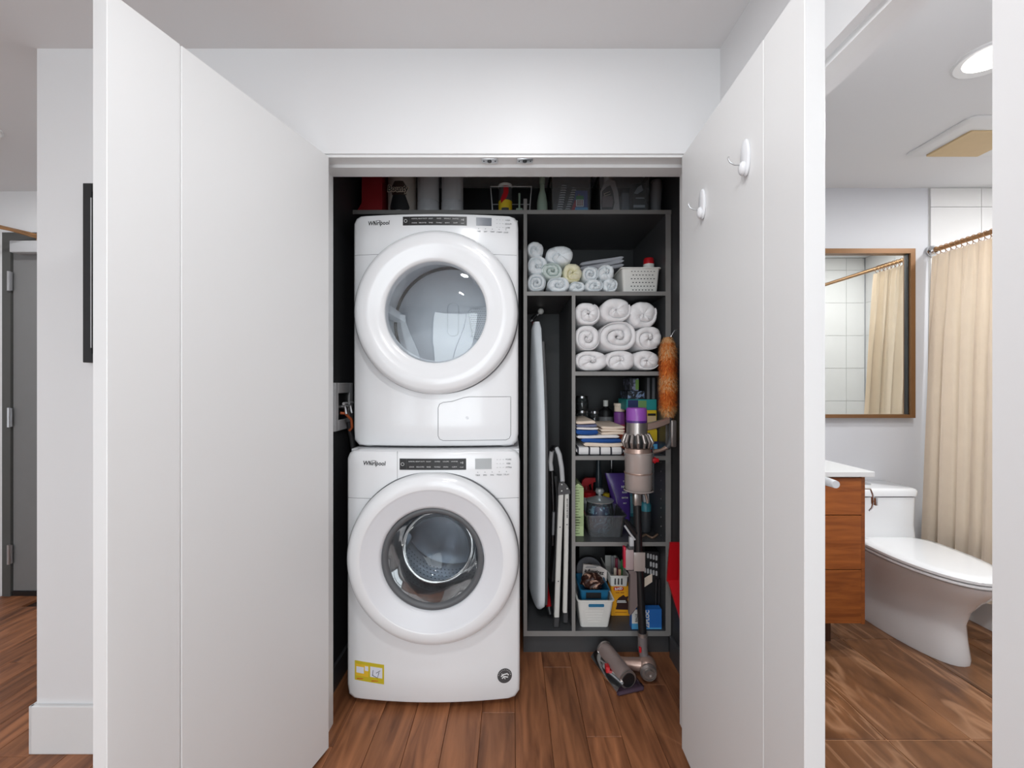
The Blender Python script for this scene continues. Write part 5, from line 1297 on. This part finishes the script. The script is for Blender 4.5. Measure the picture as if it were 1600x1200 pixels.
# purple bag
yy = YU + .30
r = thing('foil_bag', 'purple foil bag with white lettering on the fourth shelf', 'bag', (PX(966, yy), yy + .03, z4 + .001))
pts = [(946.5, 741.5), (985, 740), (992, 800), (975, 842), (962, 842), (953, 775)]
rings = []
for k in range(12):
    t = k / 11; py = 842 - 101 * t; xl = 968 - (968 - 947) * t ** 1.2 if True else 0; xr = 984 + 3 * math.sin(t * PI)
    hh = .006 + .028 * math.sin(min(1, (1 - t) * 1.3) * PI / 2)
    if k == 11: hh = .003
    xa, xb = PX(xl, yy), PX(xr, yy); z = max(PZ(py, yy), z4 + .001) if k else z4 + .001
    ring = []
    for q in range(20):
        a = 2 * PI * q / 20; ring.append(((xa + xb) / 2 + (xb - xa) / 2 * math.copysign(abs(math.cos(a)) ** .6, math.cos(a)), yy + .03 + hh * math.sin(a) + .002 * math.sin(q * 3 + k * 2), z))
    rings.append(ring)
B().loft(rings).obj('bag_body', purp, r, angle=60)
for j, (tx, sz) in enumerate((('THE', .011), ('NICE', .017), ('SLEEP', .012), ('BATH', .013), ('SALT', .008))):
    text(tx, sz, (PX(976, yy), yy - .004, PZ(752 + j * 8.5, yy)), wink, r, extr=.001, bold=.0004)
b = B(); b.tube([(PX(955, yy), yy + .0, PZ(757, yy)), (PX(962, yy), yy - .003, PZ(778, yy)), (PX(967, yy), yy - .003, PZ(800, yy))], .0012, 5); b.obj('bag_crease', lgry, r)
# teal bottle, black spray, chain
yy = YU + .40; cxx = PX(986, yy)
r = thing('bottle', 'teal flat bottle behind the vacuum wand on the fourth shelf', 'bottle', (cxx, yy, z4 + .001))
B().lathe([(.0001, 0), (.038, 0), (.045, .03), (.043, .12), (.03, .20), (.022, .23), (.0001, .235)], (cxx, yy, z4 + .001), 24, sy=.6).obj('bottle_body', tealp, r)
B().lathe([(.04, .02), (.0465, .03), (.0455, .10), (.038, .12)], (cxx, yy - .001, z4 + .001), 24, sy=.62).obj('label_band', mat('aqua_label', (120, 180, 195), .5), r)
yy = YU + .14; cxx = PX(1009, yy)
r = thing('spray_bottle', 'dark bottle with teal band and white trigger right of the wand', 'bottle', (cxx, yy, z4 + .001))
hb = PZ(785, yy) - z4
B().lathe([(.0001, 0), (.024, 0), (.026, .01), (.026, hb * .72)], (cxx, yy, z4 + .001), 20).obj('bottle_lower', mat('charcoal_plastic', (60, 62, 66), .4), r)
B().lathe([(.026, hb * .72), (.026, hb * .93), (.02, hb), (.012, hb * 1.02)], (cxx, yy, z4 + .001), 20).obj('bottle_upper', tealp, r)
b = B(); b.prism([(cxx - .012, z4 + hb), (cxx + .014, z4 + hb), (cxx + .012, z4 + hb + .05), (cxx - .016, z4 + hb + .05)], yy - .010, yy + .010); b.obj('trigger_head', lgry, r, smooth=False)
b = B()
for k in range(26):
    t = k / 25; px = 1004 + 23 * t; yy = YU + .06 + .02 * math.sin(t * 7); b.sphere((PX(px, yy), yy, z4 + .006 + .010 * max(0, t - .6)), .0052, n=8)
o = b.obj('bead_chain', mat('brown_beads', (120, 96, 78), .4)); tag(o, 'brown beaded chain lying on the fourth shelf right of the wand', 'chain')

# ------------------------------------------------------------------ shelf 5 things
z5 = ZS['s5'] + .0006
yc = YU + .006; x0, x1 = PX(901.5, yc), PX(960.5, yc); zt_ = PZ(938, yc)
r = thing('plastic_basket', 'tapered white plastic basket with handle slot on the bottom shelf', 'basket', ((x0 + x1) / 2, yc + .12, z5))
k = .78
W5 = x1 - x0
tapered_shell(x0 + .004, x1 - .004, yc + .0, yc + .25, z5, zt_, .79, .003, 'basket_body', wicker, r, rim=.004, r=.014)
def fy(z, kk=.79, d=.25): return yc + d / 2 * (1 - (kk + (1 - kk) * (z - z5) / (zt_ - z5)))
zsl = zt_ - .024
cxb = (x0 + x1) / 2
b = B(); y_s = fy(zt_) - .001
pts = rrect(cxb - .036, cxb + .040, zsl - .009, zsl + .009, .006, 4)
b.prism(pts, y_s, y_s + .003); b.obj('handle_slot', bluep, r, smooth=False)
b = B(); b.tube([(p[0], y_s, p[1]) for p in pts], .0014, 6, closed=True); b.obj('slot_rim', wicker, r)
for j in range(5):
    zz = zt_ - .056 - j * .014; wv = .048 - .004 * j
    B().tube([(cxb - wv, fy(zz), zz), (cxb + wv * .8, fy(zz), zz)], .0012, 6).obj('rib', wicker, r)
# blue basket nested behind/inside
yb2 = yc + .035; x0b, x1b = PX(903, yb2), PX(953.5, yb2)
r = thing('plastic_basket', 'blue plastic basket nested inside the white basket', 'basket', (cxb, yb2 + .1, z5 + .06))
tapered_shell(x0b + .012, x1b - .003, yb2, yb2 + .18, z5 + .06, PZ(922, yb2), .82, .003, 'basket_body', bluep, r, rim=.003, r=.012)
bxs([(cxb - .04, cxb + .032, yb2 - .0015, yb2 + .001, PZ(935, yb2), PZ(926, yb2))], 'handle_opening', black_c, r)
# bag and disc in it
def blob(cx, cy, z0, sx, sy, sz, nm, m, label, cat, seed, amp=.12):
    b = B(); rnd = random.Random(seed); g = bmesh.ops.create_icosphere(b.bm, subdivisions=4, radius=1)
    f = [(Vector((rnd.uniform(-1, 1), rnd.uniform(-1, 1), rnd.uniform(-1, 1))).normalized() * rnd.uniform(3, 7), rnd.uniform(0, 6)) for _ in range(6)]
    for v in b.bm.verts:
        n = v.co.copy(); k = 1 + amp * sum(abs(math.sin(n.dot(a) + p)) - .5 for a, p in f) / 2
        v.co = Vector((cx + n.x * sx * k, cy + n.y * sy * k, z0 + sz + n.z * sz * k))
    o = b.obj(nm, m, angle=80); tag(o, label, cat); return o
yy = yb2 + .05
zt2 = PZ(922, yb2)
blob(PX(927, yy), yy + .03, zt2 - .030, .050, .045, .035, 'shoe_bag', clutter, 'crumpled brown and black bag stuffed in the blue basket', 'bag', 4, .25)
r = thing('cloth_label', 'white printed cloth bag with black lettering behind the brown bag', 'bag', (PX(928, yy + .05), yy + .07, zt2))
x_ = PX(929, yy + .08); y_ = yy + .085
b = B(); b.prism([(x_ - .062, zt2 - .01), (x_ + .062, zt2 - .02), (x_ + .064, zt2 + .035), (x_ + .03, zt2 + .055), (x_ - .02, zt2 + .062), (x_ - .056, zt2 + .066)], y_, y_ + .012); b.obj('bag_body', mat('offwhite_print', (228, 218, 212), .7), r, smooth=False)
text('a fungirez', .028, (x_ - .002, y_ - .001, zt2 + .028), ink, r, roty=math.radians(8), bold=.0008, sx=.9, shear=.1)
text('ABOUT FRESH', .009, (x_ - .010, y_ - .001, zt2 + .052), grink, r, roty=math.radians(4)) if False else bxs([(x_ - .045, x_ + .01, y_ - .001, y_, zt2 + .049, zt2 + .052), (x_ - .04, x_ + .02, y_ - .001, y_, zt2 + .055, zt2 + .057)], 'small_print', grink, r)
yy2 = YU + .275; cxx = PX(921, yy2)
b = B(); b.lathe([(.034, .0), (.038, -.008), (.068, -.008), (.072, 0), (.068, .008), (.038, .008), (.034, 0)], (cxx, yy2, PZ(892, yy2)), 40, 'Y'); b.rot(-.5, 'X', (cxx, yy2, PZ(892, yy2)))
r = b.obj('disc', mat('grey_rubber_disc', (112, 112, 120), .5)); tag(r, 'grey ring-shaped disc standing behind the white basket', 'disc')
cxx = PX(914, YU + .36)
o = blob(cxx, YU + .40, z5 + .29, .045, .04, .035, 'plastic_bag', mat('grey_green_film', (104, 122, 124), .3), 'grey-green crumpled film at the back of the bottom shelf', 'bag', 9, .3)
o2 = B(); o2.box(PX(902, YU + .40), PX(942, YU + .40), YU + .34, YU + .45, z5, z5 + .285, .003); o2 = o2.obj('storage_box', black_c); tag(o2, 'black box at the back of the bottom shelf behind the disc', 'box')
# orange-yellow insecticide box
yy = YU + .13
r = thing('carton', 'orange-yellow carton with red logo and dark picture on the bottom shelf', 'box', (PX(972, yy), yy + .04, z5))
X0, X1 = PX(955, yy), PX(985.5, yy); ztc = PZ(916, yy)
B().box(X0, X1, yy, yy + .075, z5, ztc, .001).obj('carton_body', oran, r, smooth=False)
b = B(); b.prism(rrect(X0 + .012, X0 + .062, ztc - .021, ztc - .003, .008, 4), yy - .001, yy); b.obj('logo_patch', redp, r, smooth=False)
text('RAID', .017, (X0 + .037, yy - .0016, ztc - .012), wink, r, bold=.0008, roty=-.12)
bl = [(X0 + .022, z5 + .032), (X1 - .006, z5 + .030), (X1 - .010, z5 + .06), (X1 - .016, z5 + .082), (X1 - .012, z5 + .098), (X1 - .026, z5 + .094), (X1 - .036, z5 + .104), (X0 + .038, z5 + .09), (X0 + .026, z5 + .075), (X0 + .028, z5 + .055)]
B().prism(bl, yy - .001, yy).obj('dark_picture', mat('dark_maroon_ink', (52, 26, 24), .5), r, smooth=False)
bxs([(X0 + .028, X1 - .022, yy - .0018, yy - .001, z5 + .066, z5 + .070), (X0 + .030, X1 - .026, yy - .0018, yy - .001, z5 + .073, z5 + .077)], 'caption', wink, r)
bxs([(X0 + .02, X1 - .02, yy - .001, yy, z5 + .016, z5 + .019), (X0 + .022, X0 + .04, yy - .001, yy, ztc - .034, ztc - .030), (X0 + .046, X0 + .064, yy - .001, yy, ztc - .034, ztc - .030)], 'fine_print', mat('amber_ink', (170, 100, 20), .5), r)
# small white basket on that carton with pegs and markers
zq = ztc + .0006; ypb = yy + .0
x0, x1 = PX(952, ypb), PX(981, ypb)
r = thing('plastic_basket', 'small white slotted basket of pegs sitting on the orange carton', 'basket', ((x0 + x1) / 2, ypb + .1, zq))
tapered_shell(x0 + .004, x1, ypb - .01, ypb + .24, zq, PZ(898, ypb), .93, .0022, 'basket_body', wicker, r, rim=.004, r=.008)
b = B()
for i in range(3): b.box(x0 + .024 + i * .016, x0 + .031 + i * .016, ypb - .0105, ypb - .002, zq + .012, zq + .042)
b.obj('basket_slots', dgry, r, smooth=False)
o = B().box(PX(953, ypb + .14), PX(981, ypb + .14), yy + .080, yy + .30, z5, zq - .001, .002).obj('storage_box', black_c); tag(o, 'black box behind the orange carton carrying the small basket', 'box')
rnd = random.Random(11)
pegs = [(957, 868, mgry, 'grey'), (963, 872, mat('maroon_plastic', (130, 30, 60), .5), 'maroon'), (971, 874, green, 'bright green'), (976, 878, green, 'green'), (961, 887, creamc, 'cream'), (968, 889, mat('peach_plastic', (225, 170, 140), .5), 'peach')]
for i, (px, py, m, cn) in enumerate(pegs):
    yy3 = ypb + .05 + .03 * (5 - i) / 2.0; xx = PX(px, yy3); b = B()
    b.box(xx - .007, xx + .007, yy3 - .006, yy3 + .006, zq + .006, max(PZ(py, yy3), zq + .06), .003); b.rot(rnd.uniform(-.08, .08), 'Y', (xx, yy3, zq + .02))
    o = b.obj('clothes_peg', m); tag(o, '%s peg sticking up in the small white basket' % cn if i != 3 else 'green peg at the right side of the small white basket', 'peg', 'pegs in the small white basket')
# blue/white zip bag box
yy = YU + .012
r = thing('carton', 'blue and white freezer bag box at the foot of the vacuum wand', 'box', (PX(1010, yy), yy + .05, z5))
X0, X1 = PX(987, yy), PX(1034, yy); ztc = PZ(952, yy)
B().box(X0, X1, yy, yy + .038, z5, ztc, .001).obj('carton_body', blu, r, smooth=False)
bxs([(X0 + .001, X0 + .045, yy - .001, yy, z5 + .028, ztc - .001)], 'white_panel', wicker, r)
bxs([(X0 + .001, X0 + .045, yy - .001, yy, z5 + .002, z5 + .028), (X0 + .055, X1 - .002, yy - .001, yy, z5 + .002, z5 + .008)], 'light_blue_panel', cyan, r)
text('ZIPLOC', .026, (X0 + .073, yy - .0015, z5 + .045), wink, r, roty=PI / 2, bold=.0012) if False else text('ZIPLOC', .024, (X0 + .074, yy - .0015, z5 + .050), wink, r, roty=-PI / 2, bold=.001)
text('BAGS', .016, (X0 + .022, yy - .0018, z5 + .055), ink, r, roty=-PI / 2)
# black perforated crate leaning at right
yy = YU + .070
r = thing('crate', 'black plastic crate with rows of holes at the right of the bottom shelf', 'crate', (PX(1020, yy), yy + .02, ztc))
X0, X1 = PX(1003, yy), PX(1030.5, yy); zc0, zc1 = z5, PZ(862, yy)
B().box(X0, X1, yy, yy + .012, zc0, zc1, .002).obj('crate_side', black_c, r, smooth=False)
B().box(X0, X1, yy + .012, yy + .20, zc0, zc0 + .01, .002).obj('crate_base', black_c, r, smooth=False)
B().box(X1 - .01, X1, yy + .012, yy + .20, zc0 + .01, zc1, .002).obj('crate_side', black_c, r, smooth=False)
b = B()
for i in range(5):
    for j in range(3):
        if (i == 0 and j < 2) or (i == 1 and j == 1): continue
        xx = PX(1008 + i * 4.4, yy); zz = PZ(867 + j * 12 + i * 1.2, yy)
        b.prism(rrect(xx - .0045, xx + .0045, zz - .012, zz + .012, .004, 3), yy - .0012, yy + .0)
b.obj('crate_holes', lgry, r, smooth=False)
B().prism([(PX(1007, yy), PZ(917, yy)), (PX(1019, yy), PZ(909, yy)), (PX(1019, yy), PZ(896, yy)), (PX(1007, yy), PZ(897 + 6, yy))], yy - .0015, yy).obj('paper_label', creamc, r, smooth=False)
G = 'black rods standing at the right of the bottom shelf'
for px, lb in ((1024, 'thin black rod nearer the wand on the bottom shelf'), (1029, 'thin black rod next to the right panel of the bottom shelf')):
    b = B(); b.tube([(PX(px, YU + .06), YU + .06, z5 + .001), (PX(px + 1.5, YU + .06), YU + .062, PZ(905, YU + .06))], .005, 10)
    tag(b.obj('rod', mat('black_gloss%d' % px, (38, 38, 42), .25)), lb, 'rod', G)

# ------------------------------------------------------------------ bathroom
# mirror
r = thing('wall_mirror', 'large wall mirror in a bronze frame above the toilet', 'mirror', (1.75, YB - .02, 1.069))
MX0, MX1, MZ0, MZ1, MY = 1.02, 2.352, 1.072, 2.060, YB - .040
b = B(); fw = .028
for a in ((MX0, MX1, MZ0, MZ0 + fw * .7), (MX0, MX1, MZ1 - fw, MZ1), (MX0, MX0 + fw, MZ0 + fw * .7, MZ1 - fw), (MX1 - fw, MX1, MZ0 + fw * .7, MZ1 - fw)): b.box(a[0], a[1], MY, YB - .001, a[2], a[3])
b.obj('frame', frbr, r, smooth=False)
b = B(); g = .006
b.box(MX1 - fw - .006, MX1 - fw - .001, MY + .012, YB - .014, MZ0 + fw * .7, MZ1 - fw); b.obj('inner_lip', blk, r, smooth=False)
B().box(MX0 + fw, MX1 - fw, YB - .016, YB - .004, MZ0 + fw * .7, MZ1 - fw).obj('mirror_glass', mirr, r, smooth=False)
# vanity
VX1 = 1.617; vy = 1.950
r = thing('vanity_cabinet', 'orange-brown wooden bathroom vanity with drawers beside the toilet', 'cabinet', (1.24, 2.2, 0))
bxs([(VX1 - .016, VX1, vy, YB - .002, .170, .846), (.86, .876, vy, YB - .002, .170, .846), (.876, VX1 - .016, vy + .02, YB - .002, .170, .186), (.876, VX1 - .016, YB - .018, YB - .002, .186, .846)], 'carcass', vanw, r)
bxs([(.876, VX1 - .045, 2.10, YB - .01, 0, .170)], 'plinth', mat('dark_brown_plinth', (78, 46, 28), .5), r)
zs_ = [.172, PZ(890, vy), PZ(805, vy), .842]
for a, c in zip(zs_, zs_[1:]):
    B().box(1.24, VX1 - .018, vy - .002, vy + .018, a + .002, c - .002, .001).obj('drawer', vanw, r, smooth=False)
    B().box(.878, 1.236, vy - .002, vy + .018, a + .002, c - .002, .001).obj('drawer', vanw, r, smooth=False)
o = B().box(.862, 1.646, 1.93, YB - .002, .8475, .872, .002).obj('countertop', mat('white_quartz', (222, 222, 221), .3, var=.01), r, smooth=False)
# chrome paper holder on the side of the vanity
r = thing('paper_holder', 'chrome curved paper holder on the side of the vanity', 'holder', (VX1, 2.1, .68))
yy = 2.07; sx_ = lambda px: PX(px, yy)
b = B(); b.tube([(VX1 + .001, yy, PZ(762, yy)), (sx_(1360), yy, PZ(764, yy)), (sx_(1364), yy, PZ(774, yy)), (sx_(1365), yy, PZ(784, yy)), (sx_(1362), yy, PZ(794, yy)), (sx_(1358), yy, PZ(798, yy))], .0042, 10); b.obj('curved_arm', chrome, r)
B().box(sx_(1364.5), sx_(1368), yy - .015, yy + .015, PZ(789, yy), PZ(777, yy), .002).obj('stop_plate', chrome, r)
B().sphere((VX1 + .0225, yy, PZ(798.5, yy)), .022, (1, 1, .9)).obj('knob', mat('red_brown_wood', (120, 44, 28), .4), r)
# toilet
TX = 2.03
r = thing('toilet', 'white one-piece skirted toilet beside the wooden vanity', 'toilet', (TX, 2.2, 0))
def egg(yfr, ybk, hw_, z, n=40, p=1.0, sq=.75):
    pts = []
    for k in range(n):
        a = 2 * PI * k / n; c, s_ = math.cos(a), math.sin(a)
        ycen = yfr + (ybk - yfr) * .62
        if s_ < 0: yy = ycen + s_ * (ycen - yfr); xx = hw_ * math.copysign(abs(c) ** .85, c)
        else: yy = ycen + math.copysign(abs(s_) ** .4, s_) * (ybk - ycen); xx = hw_ * math.copysign(abs(c) ** .45, c)
        pts.append((TX + xx, yy, z))
    return pts
body = [egg(1.908, 2.505, .128, .001), egg(1.906, 2.505, .129, .02), egg(1.918, 2.505, .124, .10), egg(1.925, 2.505, .124, .17), egg(1.905, 2.505, .134, .24), egg(1.862, 2.505, .152, .30), egg(1.815, 2.505, .174, .35), egg(1.790, 2.505, .184, .385), egg(1.787, 2.505, .186, .395), egg(1.795, 2.505, .180, .400)]
B().loft(body).obj('bowl', porc, r, angle=60)
B().loft([egg(1.782, 2.30, .187, .4055, sq=.5), egg(1.774, 2.30, .192, .408), egg(1.774, 2.30, .192, .416), egg(1.782, 2.30, .187, .419)]).obj('seat', porc, r, angle=50)
B().loft([egg(1.780, 2.30, .187, .4215), egg(1.772, 2.30, .193, .425), egg(1.772, 2.30, .193, .436), egg(1.785, 2.298, .183, .444), egg(1.83, 2.28, .15, .447)]).obj('seat_lid', porc, r, angle=50)
rings = []
for z, hx_, yf_ in ((.398, .186, 2.300), (.42, .180, 2.312), (.50, .176, 2.318), (.655, .172, 2.308)):
    rings.append([(TX + p[0], p[1], z) for p in rrect(-hx_, hx_, yf_, 2.508, .03, 6)])
B().loft(rings).obj('tank', porc, r, angle=50)
rings = []
for z, e in ((.658, -.004), (.662, .004), (.690, .006), (.700, .0), (.703, -.012)):
    rings.append([(TX + p[0], p[1], z) for p in rrect(-.172 - e, .172 + e, 2.305 - e, 2.510, .03, 6)])
B().loft(rings).obj('tank_lid', porc, r, angle=50)
B().lathe([(.026, 0), (.026, .005), (.02, .007), (.0001, .007)], (TX - .03, 2.41, .703), 24).obj('flush_button', chrome, r)
# tub
r = thing('bathtub', 'white bathtub behind the cream shower curtain', 'bathtub', (2.85, 1.8, 0))
b = B(); rings = []
def rct(x0, x1, y0, y1, rad, z): return [(p[0], p[1], z) for p in rrect(x0, x1, y0, y1, rad, 6)]
b.loft([rct(2.462, 3.238, 1.102, 2.508, .004, .001), rct(2.462, 3.238, 1.102, 2.508, .004, .448), rct(2.54, 3.17, 1.18, 2.43, .12, .448), rct(2.60, 3.12, 1.28, 2.36, .14, .12), rct(2.68, 3.05, 1.36, 2.28, .1, .10)], True, True)
b.obj('tub_shell', porc, r, angle=40)
# rod + rings + curtain
RX, RZ = 2.475, PZ(393, YB)
r = thing('curtain_rod', 'bronze shower curtain rod running along the bathtub', 'curtain rod', (RX, 1.8, RZ - .02))
B().tube([(RX, 1.1, RZ), (RX, 2.508, RZ)], .0125, 16).obj('rod', brass, r)
for yy_, s_ in ((2.509, -1), (1.101, 1)): B().lathe([(.0001, 0), (.032, 0), (.030, .010 * s_), (.016, .024 * s_)], (RX, yy_, RZ), 24, 'Y').obj('flange', chrome, r)
CU = thing('shower_curtain', 'cream fabric shower curtain gathered on bronze rod', 'curtain', (2.43, 2.3, .16))
NP = 150; NZ = 34; ytop0, ytop1 = 2.49, 2.115
zt_, zb_ = RZ - .035, .17
rows_ = []
def cpt(u, v, off=0):
    # u 0..1 from wall toward camera; v 0 top..1 bottom
    yy_ = 2.492 - (.385 + .03 * v) * u + .004 * math.sin(9 * u)
    env = .35 + .65 * min(1, v * 3.5)
    ph = 2 * PI * (5.5 * u ** .92) + .4 * math.sin(3 * v + 4 * u)
    amp = (.017 + .016 * v) * env * (.75 + .35 * math.sin(7 * u + 1))
    # pinch pleats near the top
    pin = .007 * math.sin(2 * PI * 13 * u) * math.exp(-v * 7)
    xx = RX - .012 - .075 * v ** .8 + amp * math.sin(ph) + .25 * amp * math.sin(2.3 * ph + 1) + pin
    yy_ += .010 * math.cos(ph) * env
    yy_ = min(yy_, 2.502)
    if xx > 2.455 and v > .78: xx = 2.455
    return (xx + off, yy_, zt_ - (zt_ - zb_) * v)
grid = [[cpt(i / NP, j / NZ) for i in range(NP + 1)] for j in range(NZ + 1)]
b = B(); b.loft(grid, False, False, closed=False)
bmesh.ops.solidify(b.bm, geom=b.bm.faces[:], thickness=.0015)
b.obj('cloth', curt, CU, angle=80)
for k in range(13):
    u = (k + .3) / 13; yy_ = cpt(u, 0)[1]
    yy_ = 2.485 - .375 * u
    b = B(); b.tube([(RX + .019 * math.cos(a * PI / 9), yy_ + .006 * math.sin(a * PI / 9), RZ - .008 + .024 * math.sin(a * PI / 9)) for a in range(18)], .0018, 6, closed=True)
    b.obj('ring', brass, CU)
# exhaust fan
r = thing('exhaust_fan', 'square ceiling exhaust fan cover with tan centre panel', 'exhaust fan', (2.2, 2.0, ZC - .02))
b = B(); rings = []
for z, e in ((ZC - .0005, 0), (ZC - .006, 0), (ZC - .012, .012)): rings.append([(p[0], p[1], z) for p in rrect(1.985 + e, 2.43 - e, 1.835 + e, 2.16 - e, .03, 5)])
b.loft(rings[::-1]); b.obj('fan_cover', trimp, r, angle=50)
b = B(); b.loft([[(p[0], p[1], ZC - .020) for p in rrect(2.075, 2.335, 1.925, 2.135, .006, 3)], [(p[0], p[1], ZC - .0125) for p in rrect(2.075, 2.335, 1.925, 2.135, .006, 3)]]); b.obj('centre_panel', tanm, r, smooth=False)
